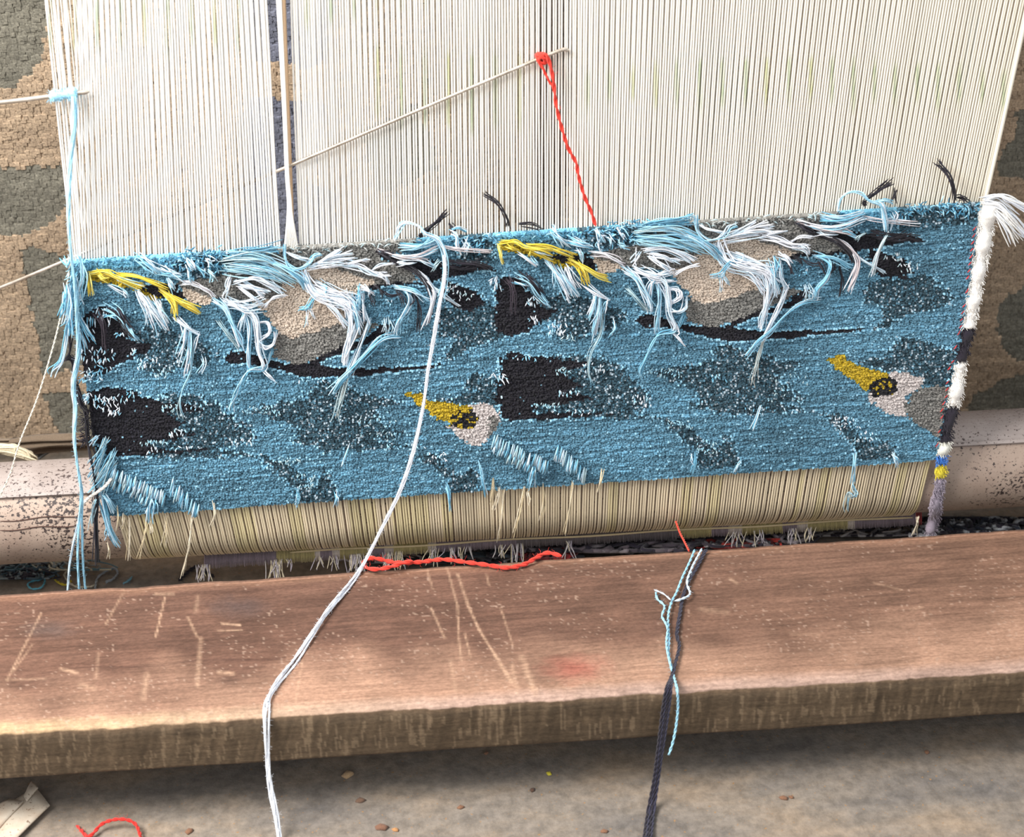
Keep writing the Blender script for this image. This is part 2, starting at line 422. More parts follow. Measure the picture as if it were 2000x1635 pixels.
# lower warp: from carpet edge down and round the roller
mb = MB(); C_T = lin(226, 208, 178)
pb0, pb1 = 222, 1822
def bot_y(px): return 1003+(px-206)*(893-1003)/(1824-206)
N_LOW = 306
for k in range(N_LOW):
    u = (k+0.5+0.3*(rng.random()-0.5))/N_LOW; px = pb0+(pb1-pb0)*u
    a = on_y(px, bot_y(px)-8, 0.0); dx = (0.35-0.75*u)*0.03
    r = RP+0.0022; zl = float(roll_z(a[0])); zz = np.linspace(a[2], zl, 7)
    P1 = np.stack([a[0]+dx*np.linspace(0, 0.45, 7), np.linspace(0.0, YC-r, 7), zz], 1)
    th = np.radians(np.linspace(184, 300, 16))
    P2 = np.stack([a[0]+dx*np.linspace(0.48, 1.0, 16), YC+r*np.cos(th), zl+r*np.sin(th)], 1)
    P = np.vstack([P1, P2]); P[:, 0] += 0.0004*math.sin(k*2.3)
    ol = vnoise(k*0.21, 3.0); c = C_T*(0.88+0.2*rng.random())
    if ol > 0.68: c = c*np.array([0.93, 0.94, 0.80])
    mb.tube(P, 0.0015, c, 5, taper=False)
part(mb, 'lower_warp_threads', M_COTTON, warp, kind='stuff')
# thin cord lying along the under side of the wrap
mb = MB(); th = math.radians(236); r = RP+0.006
P = np.stack([np.linspace(x_at(560, 1070), x_at(1800, 1000), 60), np.full(60, YC+r*math.cos(th)), roll_z(np.linspace(x_at(560, 1070), x_at(1800, 1000), 60))+r*math.sin(th)+0.0012*np.sin(np.linspace(0, 23, 60))], 1)
mb.tube(P, 0.0016, lin(214, 196, 158), 5)
part(mb, 'binding_cord', M_COTTON, warp)

# ------------------------------------------------------------------ carpet pattern (photo px)
def rmap(p, lower=False):
    x, y = p
    if lower: return (x+782, y-71)
    return (x+800+max(0, x-500)*0.08, y-56-min(16, max(0, (y-520)*0.09)))
def both(P): return [P, [rmap(p) for p in P]]
def lowr(P): return [P, [rmap(p, True) for p in P]]
TEAL, BLACK, BEIGE, GREY, YEL, WHITE, EYE = range(1, 8)
SHAPES = []     # (class, polygon, edge noise)
def sh(cl, polys, am=5): 
    for p in polys: SHAPES.append((cl, p, am))
# teal fields
sh(TEAL, both([(263, 645), (300, 630), (340, 640), (380, 655), (415, 675), (425, 690), (400, 710), (360, 712), (335, 725), (300, 730), (282, 715), (290, 695), (255, 690)]), 9)
sh(TEAL, [[(850, 600), (905, 590), (960, 585), (990, 640), (974, 655), (923, 675), (880, 696), (866, 690), (893, 660), (863, 649), (846, 620)],
          [(1700, 544), (1806, 530), (1862, 576), (1845, 594), (1771, 606), (1720, 636), (1704, 636), (1718, 608), (1730, 592), (1679, 581), (1690, 560)]], 8)
sh(TEAL, [[(320, 765), (380, 765), (430, 785), (470, 815), (500, 845), (470, 862), (430, 872), (505, 884), (300, 888), (270, 860), (300, 800)]], 12)
sh(TEAL, [[(1070, 690), (1165, 690), (1200, 702), (1226, 731), (1275, 782), (1249, 793), (1225, 800), (1285, 808), (1050, 816), (1040, 790)]], 12)
sh(TEAL, lowr([(499, 787), (570, 778), (606, 770), (608, 753), (621, 740), (643, 740), (685, 751), (717, 763), (771, 774), (782, 785), (735, 789), (750, 821), (788, 843), (735, 851), (803, 866), (728, 870), (632, 875), (604, 862), (563, 860), (587, 845), (566, 821), (529, 808), (497, 798)]), 12)
sh(TEAL, lowr([(501, 878), (536, 893), (561, 896), (589, 920), (608, 939), (619, 948), (628, 928), (636, 911), (649, 935), (664, 962), (666, 975), (585, 982), (580, 950), (553, 926), (531, 907)]), 6)
sh(TEAL, [[(814, 883), (842, 876), (863, 892), (881, 913), (900, 922), (921, 906), (937, 922), (932, 952), (879, 957), (874, 931), (846, 906), (821, 892)],
          [(1604, 797), (1646, 809), (1677, 841), (1702, 863), (1726, 853), (1741, 865), (1741, 889), (1672, 894), (1665, 865), (1633, 833)]], 6)
sh(TEAL, [[(905, 741), (925, 722), (967, 734), (985, 783), (949, 784), (893, 784), (846, 771), (928, 762)],
          [(1736, 677), (1761, 653), (1805, 660), (1862, 677), (1854, 750), (1805, 745), (1768, 720), (1717, 718), (1665, 699), (1731, 692)]], 9)
sh(TEAL, both([(330, 500), (470, 485), (480, 520), (400, 540), (340, 525)]), 8)
sh(TEAL, [[(880, 455), (960, 445), (965, 500), (900, 515)], [(1745, 395), (1905, 385), (1905, 425), (1830, 440), (1750, 440)]], 8)
# black
sh(BLACK, [[(152, 645), (158, 618), (173, 599), (201, 591), (216, 593), (228, 606), (242, 625), (252, 653), (272, 667), (305, 664), (280, 684), (240, 705), (204, 725), (168, 734), (150, 720)],
           [(974, 536), (1010, 534), (1034, 560), (1054, 586), (1066, 600), (1098, 597), (1064, 617), (1028, 640), (995, 653), (972, 640), (962, 611), (966, 575)]], 5)
sh(BLACK, both([(440, 690), (455, 680), (480, 680), (520, 695), (560, 703), (600, 704), (622, 691), (640, 680), (671, 669), (701, 660), (725, 645), (743, 628), (752, 624), (766, 630), (743, 651), (717, 667), (681, 679), (645, 690), (622, 704), (640, 710), (681, 713), (717, 713), (766, 710), (807, 709), (862, 704), (862, 708), (820, 715), (763, 719), (732, 727), (678, 729), (614, 732), (583, 727), (529, 711), (486, 704), (450, 706)]), 3)
sh(BLACK, [[(154, 790), (170, 765), (200, 755), (227, 747), (257, 757), (286, 771), (320, 777), (364, 784), (405, 793), (381, 799), (320, 797), (338, 808), (361, 820), (335, 831), (384, 842), (354, 848), (327, 854), (286, 860), (320, 872), (420, 875), (320, 880), (283, 885), (222, 885), (195, 880), (176, 845)],
           [(972, 706), (990, 683), (1032, 687), (1079, 693), (1162, 706), (1120, 714), (1090, 722), (1139, 745), (1102, 759), (1175, 772), (1102, 781), (1032, 792), (1044, 799), (1202, 803), (1032, 814), (985, 815), (974, 788), (966, 755), (978, 730)]], 7)
# body: grey, beige
sh(GREY, both([(345, 548), (440, 530), (470, 505), (555, 479), (640, 470), (820, 455), (800, 480), (745, 498), (800, 520), (822, 542), (700, 562), (560, 582), (500, 587), (470, 580), (410, 577), (380, 565)]), 4)
sh(GREY, both([(542, 640), (537, 664), (534, 692), (583, 707), (614, 696), (655, 677), (707, 651), (745, 626), (700, 620), (600, 630)]), 3)
sh(BEIGE, both([(500, 585), (540, 577), (560, 540), (590, 520), (640, 515), (691, 530), (732, 546), (690, 570), (682, 600), (668, 626), (625, 638), (598, 648), (570, 657), (545, 645), (525, 615)]), 5)
sh(BEIGE, both([(355, 555), (394, 566), (418, 580), (402, 588), (368, 590), (358, 575)]), 4)
sh(BLACK, both([(733, 486), (760, 491), (790, 496), (830, 500), (860, 506), (890, 512), (935, 510), (976, 521), (930, 525), (882, 534), (858, 541), (830, 549), (770, 551), (735, 558), (704, 561), (735, 549), (775, 545), (820, 545), (838, 536), (815, 526), (780, 513), (750, 501)]), 4)
sh(BLACK, both([(866, 541), (890, 543), (932, 566), (946, 585), (921, 603), (880, 593), (866, 568)]), 7)
# mustard bill, dark mark
sh(YEL, both([(173, 531), (201, 528), (240, 540), (278, 550), (307, 561), (319, 574), (299, 582), (271, 566), (240, 553), (214, 548), (176, 541)]), 3)
sh(BLACK, both([(278, 553), (317, 548), (348, 550), (363, 574), (355, 587), (332, 578), (296, 569)]), 4)
# finished bird heads
sh(WHITE, [[(905, 785), (949, 782), (972, 797), (979, 817), (963, 836), (951, 854), (939, 863), (921, 862), (893, 846), (872, 824)],
           [(1736, 721), (1775, 721), (1802, 736), (1790, 755), (1765, 768), (1767, 808), (1731, 803), (1695, 777), (1700, 745)]], 4)
sh(GREY, [[(958, 800), (980, 812), (964, 838), (950, 850), (955, 825)], [(1790, 753), (1830, 748), (1852, 752), (1832, 850), (1775, 814), (1763, 785)]], 4)
sh(YEL, [[(790, 762), (822, 760), (836, 774), (870, 779), (905, 785), (927, 793), (905, 802), (888, 812), (882, 826), (868, 816), (850, 808), (833, 795), (812, 781), (800, 771)],
         [(1609, 694), (1646, 687), (1663, 705), (1717, 720), (1738, 723), (1715, 740), (1699, 750), (1690, 760), (1675, 748), (1660, 736), (1640, 722), (1624, 708)]], 4)
sh(EYE, [[(881, 806), (909, 791), (928, 796), (933, 815), (925, 830), (893, 832), (879, 822)], [(1697, 741), (1729, 727), (1747, 735), (1749, 750), (1741, 766), (1704, 769), (1694, 756)]], 3)

def classify(px, py):
    cl = np.zeros(px.shape, int)
    for q, (c, P, am) in enumerate(SHAPES):
        xs = [p[0] for p in P]; ys = [p[1] for p in P]; m = 3*am+6
        sel = (px > min(xs)-m) & (px < max(xs)+m) & (py > min(ys)-m) & (py < max(ys)+m)
        if not sel.any(): continue
        x = px[sel]; y = py[sel]
        nx = (fbm(x/11, y/4.0, q, 3)-0.5)*am*4.2+(vnoise(x/3.0, y/2.2, q+9)-0.5)*am*1.6
        ny = (fbm(x/14, y/7, q+40, 2)-0.5)*am*1.4
        hit = inpoly(x+nx, y+ny, P); t = cl[sel]; t[hit] = c; cl[sel] = t
    return cl

# ------------------------------------------------------------------ carpet pile
carpet = empty('unfinished_carpet', (0, 0, ZC), 'half-woven blue bird carpet with loose yarns still on the loom', 'carpet')
NX, NZ = 500, 148
uu, vv = np.meshgrid((np.arange(NX)+0.5)/NX, (np.arange(NZ)+0.5)/NZ)
uu = uu+(rng.random(uu.shape)-0.5)*0.35/NX; vv = vv+(rng.random(uu.shape)-0.5)*0.25/NZ
def cpos(u, v): 
    u = u[..., None]; v = v[..., None]
    P = (BL*(1-u)+BR*u)*(1-v)+(TL*(1-u)+TR*u)*v
    P[..., 0] += 0.0062*u[..., 0]**8*np.sin(math.pi*np.clip(v[..., 0], 0, 1))
    return P
Pc = cpos(uu.ravel(), vv.ravel()); px, py = proj(Pc); cl = classify(px, py)
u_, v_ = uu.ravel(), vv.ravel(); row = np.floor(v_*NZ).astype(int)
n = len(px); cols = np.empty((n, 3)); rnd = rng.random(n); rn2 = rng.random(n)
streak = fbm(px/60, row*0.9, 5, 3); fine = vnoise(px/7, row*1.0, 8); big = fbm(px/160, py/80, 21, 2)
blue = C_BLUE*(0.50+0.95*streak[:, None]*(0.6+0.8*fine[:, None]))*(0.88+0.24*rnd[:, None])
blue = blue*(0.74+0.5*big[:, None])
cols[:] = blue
k = (cl == 0) & (rn2 < 0.05); cols[k] = C_LB*0.95
k = cl == TEAL; cols[k] = C_TEAL*(0.45+0.95*rnd[k, None]); k2 = k & (rn2 < 0.13); cols[k2] = C_PALE*(0.45+0.4*rnd[k2, None])
k2 = k & (rn2 > 0.86); cols[k2] = C_BLUE*0.8
k = cl == BLACK; cols[k] = C_BLACK*(0.6+0.7*rnd[k, None]); k2 = k & (rn2 < 0.012); cols[k2] = C_LB*0.8
k = cl == BEIGE; cols[k] = C_BEIGE*(0.85+0.22*rnd[k, None])*(0.9+0.2*big[k, None])
k = cl == GREY; cols[k] = C_GREY*(0.62+0.62*rnd[k, None])*(0.85+0.3*fine[k, None])
k = cl == YEL; cols[k] = C_YEL*(0.72+0.5*rnd[k, None])
k = cl == WHITE; cols[k] = lin(214, 205, 202)*(0.8+0.3*rnd[k, None])
k = cl == EYE; cols[k] = C_BLACK*0.7; k2 = k & (vnoise(px/6, py/5, 77) > 0.56); cols[k2] = C_YEL*0.95
# light knots along the edges of the dark fields
clg = cl.reshape(NZ, NX); e = np.zeros_like(clg, bool)
e[1:-1, 1:-1] = (clg[1:-1, 1:-1] == 0) & ((clg[1:-1, 2:] == BLACK) | (clg[1:-1, :-2] == BLACK) | (clg[2:, 1:-1] == BLACK) | (clg[:-2, 1:-1] == BLACK) | (clg[1:-1, 2:] == TEAL) | (clg[1:-1, :-2] == TEAL))
e = e.ravel(); k = e & (rn2 < 0.5); cols[k] = C_LB*(0.8+0.3*rnd[k, None])
# lighter fresh rows at the very top, denser at the bottom
k = (v_ > 0.975) & (cl == 0); cols[k] = C_MID*(0.85+0.4*rnd[k, None])
hgt = 0.0068+0.0022*rng.random(n)+0.0028*(streak-0.5)+0.0016*(fine-0.5); hgt[e] += 0.0014
hgt[(cl == TEAL)] += 0.0014*(rnd[cl == TEAL]-0.4)
sx = np.linalg.norm(BR-BL)/NX*0.5; sz = (TL-BL)[2]/NZ*0.5
def tufts(P, sx, sz, h, lean, top=0.62, ydir=-1.0, base=1.12, topx=None):
    topx = top if topx is None else topx
    n = len(P); off = np.array([(-1, -1), (1, -1), (1, 1), (-1, 1)], float)
    B = np.repeat(P[:, None, :], 4, 1); B[..., 0] += off[None, :, 0]*sx*base; B[..., 2] += off[None, :, 1]*sz*base
    T = np.repeat(P[:, None, :], 4, 1)
    jx = (rng.random(n)-0.5)*sx*1.1; jz = (rng.random(n)-0.5)*sz*1.1-lean
    T[..., 0] += off[None, :, 0]*sx*topx+jx[:, None]; T[..., 2] += off[None, :, 1]*sz*top+jz[:, None]; T[..., 1] += ydir*h[:, None]
    V = np.concatenate([B, T], 1)
    fq = np.array([(4, 5, 6, 7), (0, 1, 5, 4), (1, 2, 6, 5), (2, 3, 7, 6), (3, 0, 4, 7)])
    return V.reshape(-1, 3), (np.arange(n)[:, None, None]*8+fq[None]).reshape(-1, 4)
V, Fq = tufts(Pc, sx, sz, hgt, sz*0.5, 0.66, base=1.35, topx=0.98)
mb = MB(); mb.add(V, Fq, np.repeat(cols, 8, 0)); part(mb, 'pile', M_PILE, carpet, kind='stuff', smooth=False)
# woven backing
mb = MB(); q = [BL, BR, TR, TL]; f_ = [p+np.array([0, -0.001, 0]) for p in q]; g_ = [p+np.array([0, 0.0035, 0]) for p in q]
mb.add(f_+g_, [(0, 1, 2, 3), (7, 6, 5, 4), (0, 4, 5, 1), (1, 5, 6, 2), (2, 6, 7, 3), (3, 7, 4, 0)], C_BLUE*0.5)
part(mb, 'backing', M_YARN, carpet, smooth=False)

# ------------------------------------------------------------------ loose yarns on the carpet
def path_px(pts, d):
    pts = np.asarray(pts, float); d = np.asarray(d, float)
    return on_y(pts[:, 0], pts[:, 1], -d)
COLN = {}
def bundle(pts, n, s0, s1, cset, rad=1.5, d0=0.011, d1=0.016, seed=None, name='loose_yarn', label=None, parent=None, dm=None):
    """n strands running along the given photo points, splayed s0..s1 px, in front of the pile"""
    r_ = np.random.default_rng(abs(hash((round(pts[0][0]), round(pts[0][1]), n))) % 99991 if seed is None else seed)
    pts = np.asarray(pts, float); m = len(pts); mb = MB(); t = np.linspace(0, 1, m)
    n = int(n*1.7)+1; s0 = s0*1.35+0.8; s1 = s1*1.6+1.2; rad = rad*0.70
    for k in range(n):
        o0 = r_.normal(size=2)*s0*0.6; o1 = r_.normal(size=2)*s1*0.6
        Q = pts+np.outer(1-t, o0)+np.outer(t, o1)+r_.normal(size=(m, 2))*1.7
        cut = 0.86+0.2*r_.random(); Q[-1] = Q[-2]+(Q[-1]-Q[-2])*cut
        d = d0+(d1-d0)*t+0.004*r_.random()+ (0.010*np.sin(math.pi*t)*r_.random())
        if dm is not None: d = d+np.asarray(dm)
        P = spline(path_px(Q, d), 5)
        c = np.asarray(cset[r_.integers(len(cset))]); c = c*(0.86+0.26*r_.random())
        mb.tube(P, rad*PX*(0.8+0.4*r_.random()), c, 5)
    return part(mb, name, M_YARN, carpet if parent is None else parent, label)
def cr(ox, oy, s):
    return lambda *P: [(ox+x/s, oy+y/s) for x, y in P]
c4, c5 = cr(60, 440, 3.892), cr(460, 420, 3.892)
LBs, Ws, Ks, Ys, LWs = [C_LB, C_MID, C_PALE], [C_WHT, C_WHT, C_PALE], [C_INK, C_BLACK], [C_MUST, C_YEL, lin(232, 214, 96)], [C_LB, C_WHT, C_PALE]
GWs = [C_GW, lin(150, 188, 200), C_LB]
TW = []   # (points, n, s0, s1, colours, rad, label)
def tw(pts, n, s0, s1, cs, rad=1.5, lab=None): TW.append((pts, n, s0, s1, cs, rad, lab))
yl, bl, wl, kl = 'yellow loose yarn ends', 'light blue loose yarn ends', 'white loose yarn ends', 'black loose yarn ends'
tw(c4((440, 365), (452, 450), (470, 530)), 4, 2, 2, [lin(240, 226, 130), C_MUST], 1.6, yl)
tw(c4((660, 370), (800, 385), (920, 430), (1020, 475)), 6, 2, 2.5, Ys, 1.6, yl)
tw(c4((705, 395), (680, 440), (675, 470)), 2, 1, 1, Ys, 1.5, yl)
tw(c4((970, 485), (1100, 560), (1200, 620), (1280, 660)), 6, 2, 3, Ys, 1.6, yl)
tw(c4((1030, 530), (1085, 600), (1110, 690)), 7, 4, 4, Ys, 1.6, yl)
tw(c4((500, 355), (545, 400), (600, 420)), 4, 2, 2, Ys, 1.6, yl)
tw(c4((450, 362), (560, 350), (650, 395), (750, 430), (850, 470)), 5, 2, 4, Ys, 1.5, yl)
tw(c4((590, 440), (660, 490), (740, 550)), 2, 1, 1, LWs, 1.4, bl)
tw(c4((690, 470), (720, 515), (742, 550)), 2, 1, 1, LWs, 1.4, bl)
tw(c4((650, 400), (740, 440), (850, 480)), 3, 2, 3, LBs, 1.3, bl)
tw(c4((800, 490), (860, 590), (920, 680), (970, 790)), 7, 4, 8, LWs, 1.5, bl)
tw(c4((890, 560), (970, 680), (1040, 800)), 5, 5, 5, LWs, 1.5, bl)
tw(c4((970, 560), (1000, 640), (1045, 730)), 5, 5, 5, Ws, 1.4, wl)
tw(c4((860, 570), (870, 660), (872, 750)), 1, 1, 1, LBs, 1.2, bl)
tw(c4((1100, 700), (1180, 770), (1280, 830)), 4, 4, 1.5, Ws, 1.5, wl)
tw(c4((1280, 820), (1262, 870), (1240, 940)), 2, 1, 2, LWs, 1.3, wl)
tw(c4((1175, 780), (1165, 870), (1130, 980)), 5, 3, 3, LWs, 1.5, bl)
tw(c4((1205, 790), (1195, 950), (1165, 1110)), 7, 4, 7, LWs, 1.5, bl)
tw(c4((1240, 860), (1222, 1100), (1150, 1250), (1130, 1380), (1155, 1465)), 3, 2, 1.5, [C_LB, C_GW], 1.0, bl)
tw(c4((1310, 1000), (1320, 1060), (1285, 1130)), 2, 3, 2, LBs, 1.3, bl)
tw(c4((1390, 565), (1480, 640), (1530, 740), (1580, 850), (1600, 925)), 8, 4, 3, LWs, 1.5, bl)
tw(c4((1425, 730), (1500, 830), (1580, 930)), 4, 2, 2, [C_GW, lin(130, 160, 170)], 1.2)
tw(c4((1490, 590), (1600, 610), (1700, 690), (1725, 800), (1735, 950), (1770, 1050), (1758, 1090)), 6, 5, 3, Ws, 1.6, wl)
tw(c4((1640, 650), (1600, 720), (1580, 830)), 4, 4, 3, LWs, 1.4, bl)
tw(c4((1690, 745), (1800, 740), (1812, 820), (1740, 875)), 4, 2, 2, Ws, 1.4, wl)
tw(c4((1860, 815), (1850, 900), (1785, 935), (1730, 890)), 4, 2, 2, Ws, 1.4, wl)
tw(c4((1835, 950), (1800, 1050), (1760, 1092), (1665, 1110), (1612, 1180), (1560, 1290), (1522, 1380), (1520, 1430)), 4, 2, 2, LBs, 1.3, bl)
tw(c4((1640, 670), (1662, 800), (1652, 1000), (1650, 1095)), 5, 5, 3, LBs, 1.4, bl)
tw(c4((1760, 1090), (1810, 1140), (1862, 1192)), 2, 1, 1, Ws, 1.5, wl)
tw(c4((1480, 560), (1560, 600), (1650, 620), (1760, 600)), 7, 6, 10, Ws, 1.5, wl)
tw(c4((830, 250), (900, 310), (965, 365)), 8, 6, 6, LBs, 1.5, bl)
tw(c4((960, 330), (1050, 360), (1140, 385)), 8, 6, 7, LBs, 1.5, bl)
tw(c4((1040, 400), (1070, 440), (1090, 475)), 4, 4, 4, LWs, 1.6, bl)
tw(c4((1190, 260), (1215, 300), (1240, 335)), 5, 4, 4, LWs, 1.5, bl)
tw(c4((1205, 340), (1205, 390), (1225, 430)), 3, 1, 1, LWs, 1.5, bl)
tw(c4((1345, 255), (1370, 280), (1390, 305)), 4, 4, 5, LWs, 1.5, bl)
tw(c4((1350, 340), (1375, 370), (1390, 400)), 5, 5, 5, GWs, 1.4, bl)
tw(c4((1270, 320), (1300, 350), (1320, 385)), 4, 5, 5, LBs, 1.5, bl)
tw(c4((1150, 440), (1250, 450), (1340, 490), (1400, 540)), 4, 4, 4, [lin(206, 200, 205), C_WHT], 1.3)
tw(c4((1480, 330), (1620, 350), (1760, 370), (1900, 385)), 9, 6, 8, GWs, 1.4, bl)
tw(c4((1490, 260), (1650, 240), (1800, 255), (1940, 340)), 9, 6, 6, GWs, 1.4, bl)
tw(c4((1500, 300), (1650, 310), (1800, 330), (1920, 400)), 6, 6, 8, LBs, 1.4, bl)
tw(c5((0, 300), (120, 270), (240, 260), (330, 240)), 9, 4, 5, [C_MID, C_BLUE, C_LB], 1.4, bl)
tw(c5((0, 390), (150, 390), (300, 440), (450, 520)), 7, 6, 5, GWs, 1.4, bl)
tw(c5((160, 330), (330, 370), (480, 470), (540, 560)), 9, 5, 4, LBs, 1.5, bl)
tw(c5((0, 500), (130, 480), (250, 520), (355, 580)), 6, 5, 4, Ws, 1.5, wl)
tw(c5((60, 510), (170, 555), (265, 582)), 3, 3, 2, Ws, 1.5, wl)
tw(c5((20, 530), (140, 560), (215, 620)), 4, 5, 3, Ws, 1.5, wl)
tw(c5((40, 550), (130, 620), (205, 680)), 4, 3, 3, Ws, 1.5, wl)
tw(c5((-40, 500), (-70, 560), (-90, 600)), 4, 5, 5, Ws, 1.5, wl)
tw(c5((210, 700), (300, 630), (395, 608)), 2, 1, 1, Ws, 1.4, wl)
tw(c5((372, 220), (376, 330), (420, 400), (485, 410), (560, 370), (600, 312), (655, 300)), 3, 1, 1.5, LBs, 1.5, bl)
tw(c5((390, 290), (460, 325), (560, 345)), 3, 1, 1, Ws, 1.3, wl)
tw(c5((600, 380), (700, 325), (800, 270)), 4, 3, 3, Ws, 1.7, wl)
tw(c5((620, 380), (760, 315), (890, 292)), 4, 3, 3, Ws, 1.7, wl)
tw(c5((650, 372), (780, 335), (912, 328)), 4, 3, 3, Ws, 1.7, wl)
tw(c5((840, 380), (930, 352), (1015, 340)), 3, 2, 2, Ws, 1.6, wl)
tw(c5((560, 395), (700, 372), (830, 362)), 5, 5, 4, Ws, 1.5, wl)
tw(c5((820, 375), (950, 400), (1050, 450), (1160, 460)), 5, 3, 3, Ws, 1.5, wl)
tw(c5((1030, 420), (1100, 382), (1205, 380)), 2, 1, 1, Ws, 1.3, wl)
tw(c5((1050, 455), (1130, 480), (1162, 532)), 4, 4, 2, Ws, 1.4, wl)
tw(c5((520, 430), (540, 500), (600, 600), (700, 640), (850, 680), (905, 800)), 11, 6, 10, Ws, 1.6, wl)
tw(c5((620, 540), (740, 590), (850, 640), (950, 740)), 10, 10, 6, Ws, 1.6, wl)
tw(c5((560, 560), (660, 600), (760, 640), (880, 690)), 10, 9, 9, Ws, 1.6, wl)
tw(c5((870, 600), (900, 700), (942, 885)), 7, 6, 4, LWs, 1.5, wl)
tw(c5((850, 660), (872, 800), (862, 950), (832, 1135)), 7, 5, 3, Ws, 1.5, wl)
tw(c5((915, 780), (880, 900), (840, 1040), (822, 1135)), 6, 6, 2, Ws, 1.5, wl)
tw(c5((972, 600), (968, 700), (1000, 830)), 4, 2, 2, Ws, 1.4, wl)
tw(c5((935, 560), (940, 640), (925, 720)), 5, 5, 5, LBs, 1.4, bl)
tw(c5((1012, 790), (960, 950), (900, 1100), (845, 1225)), 6, 3, 4, LWs, 1.4, wl)
tw(c5((845, 1225), (810, 1350), (770, 1500), (762, 1560)), 5, 2, 5, [C_GW, lin(205, 205, 198)], 1.0, None)
tw(c5((1242, 908), (1120, 940), (1000, 1040), (900, 1160), (800, 1250), (722, 1355)), 5, 3, 2, LBs, 1.4, bl)
tw(c5((690, 560), (600, 620), (545, 700), (480, 720)), 4, 3, 2, LBs, 1.4, bl)
tw(c5((640, 520), (690, 540), (680, 592), (625, 605)), 2, 1, 1, LBs, 1.4, bl)
tw(c5((670, 640), (760, 720), (852, 850)), 5, 5, 3, Ws, 1.4, wl)
tw(c5((540, 690), (545, 790), (540, 850)), 2, 2, 2, LWs, 1.0, bl)
tw(c5((560, 700), (580, 750), (600, 790)), 2, 2, 2, LWs, 1.0, bl)
tw(c5((1200, 540), (1290, 570), (1322, 640), (1290, 740), (1230, 820), (1212, 905)), 7, 2, 3, LBs, 1.5, bl)
tw(c5((1210, 540), (1350, 570), (1465, 650)), 5, 2, 3, LBs, 1.4, bl)
tw(c5((1130, 790), (1145, 850), (1135, 905)), 3, 4, 4, [C_GW, C_PALE], 0.8, None)
tw(c5((1160, 800), (1190, 850), (1180, 900)), 3, 4, 4, [C_GW, C_PALE], 0.8, None)
tw(c5((1000, 560), (1040, 640), (1052, 690)), 2, 2, 2, Ks, 1.3, kl)
tw(c5((1060, 555), (1100, 580), (1110, 610)), 2, 3, 2, Ks, 1.3, kl)
tw(c5((1100, 570), (1180, 612), (1260, 600)), 2, 2, 2, Ks, 1.3, kl)
tw(c5((1230, 580), (1260, 630), (1282, 690)), 2, 2, 2, Ks, 1.3, kl)
tw(c5((1340, 600), (1345, 650), (1320, 700)), 2, 2, 2, Ks, 1.3, kl)
tw(c5((1372, 620), (1400, 740), (1384, 890)), 2, 1, 1, Ks, 1.3, kl)
tw(c5((955, 535), (1010, 565), (1045, 605)), 5, 4, 3, Ws, 1.4, wl)
tw(c5((1085, 268), (1250, 310), (1400, 300), (1545, 240)), 6, 2, 3, [C_WHT, lin(216, 200, 200), C_LB], 1.4, wl)
tw(c5((1110, 285), (1250, 325), (1390, 335), (1470, 360)), 4, 3, 3, [C_WHT, lin(216, 200, 200)], 1.3, wl)
tw(c5((1250, 235), (1400, 245), (1540, 200)), 9, 4, 6, LBs, 1.5, bl)
tw(c5((1360, 335), (1440, 355), (1520, 395)), 3, 2, 2, LBs, 1.3, bl)
tw(c5((1220, 360), (1290, 370), (1360, 372)), 4, 3, 3, Ws, 1.3, wl)
tw(c5((1290, 380), (1420, 450), (1500, 570), (1492, 680), (1440, 835)), 6, 3, 2, [C_WHT, lin(216, 204, 206)], 1.5, wl)
tw(c5((1430, 470), (1520, 560), (1600, 620), (1702, 690)), 3, 2, 1, Ws, 1.3, wl)
tw(c5((1200, 350), (1350, 420), (1450, 520), (1490, 600)), 5, 3, 4, Ks, 1.5, kl)
tw(c5((1080, 280), (1130, 300), (1200, 330)), 5, 3, 4, Ks, 1.6, kl)
tw(c5((1600, 350), (1720, 370), (1850, 380), (1950, 410)), 5, 4, 3, Ks, 1.3, kl)
tw(c5((1620, 390), (1700, 400), (1800, 390), (1890, 350)), 4, 3, 5, Ks, 1.3, kl)
tw(c5((1490, 420), (1510, 390), (1550, 360)), 3, 2, 2, [C_GW], 1.4, None)
tw(c5((1540, 230), (1640, 250), (1750, 265), (1945, 285)), 2, 1, 1, [C_WHT, lin(216, 204, 206)], 1.3, wl)
tw(c5((1640, 120), (1680, 150), (1690, 230), (1720, 290)), 3, 2, 2, LWs, 1.6, bl)
tw(c5((1640, 120), (1690, 100), (1760, 125)), 3, 1, 1, LBs, 1.5, bl)
tw(c5((1750, 200), (1760, 240), (1740, 285)), 5, 5, 5, LWs, 1.5, bl)
# black patch fringes
tw(c4((580, 620), (680, 680), (740, 790), (820, 875)), 6, 6, 2, [C_INK, C_BLACK, C_LB], 1.4, kl)
tw(c4((660, 640), (700, 700), (760, 780)), 4, 4, 4, Ks, 1.4, kl)
tw(c4((730, 780), (780, 830), (820, 880)), 4, 3, 2, LWs, 1.4, bl)
tw(c4((500, 650), (550, 760), (560, 950)), 3, 4, 4, [lin(60, 50, 62)], 1.1, kl)
tw(c4((555, 690), (620, 695), (660, 715)), 3, 2, 2, LBs, 1.3, bl)
for (pts, n_, s0, s1, cs, rad, lab) in TW:
    bundle(pts, n_, s0, s1, cs, rad, label=lab)
    q = [rmap(p) for p in pts]
    if max(p[0] for p in q) < 1905: bundle(q, n_, s0, s1, cs, rad, label=lab)

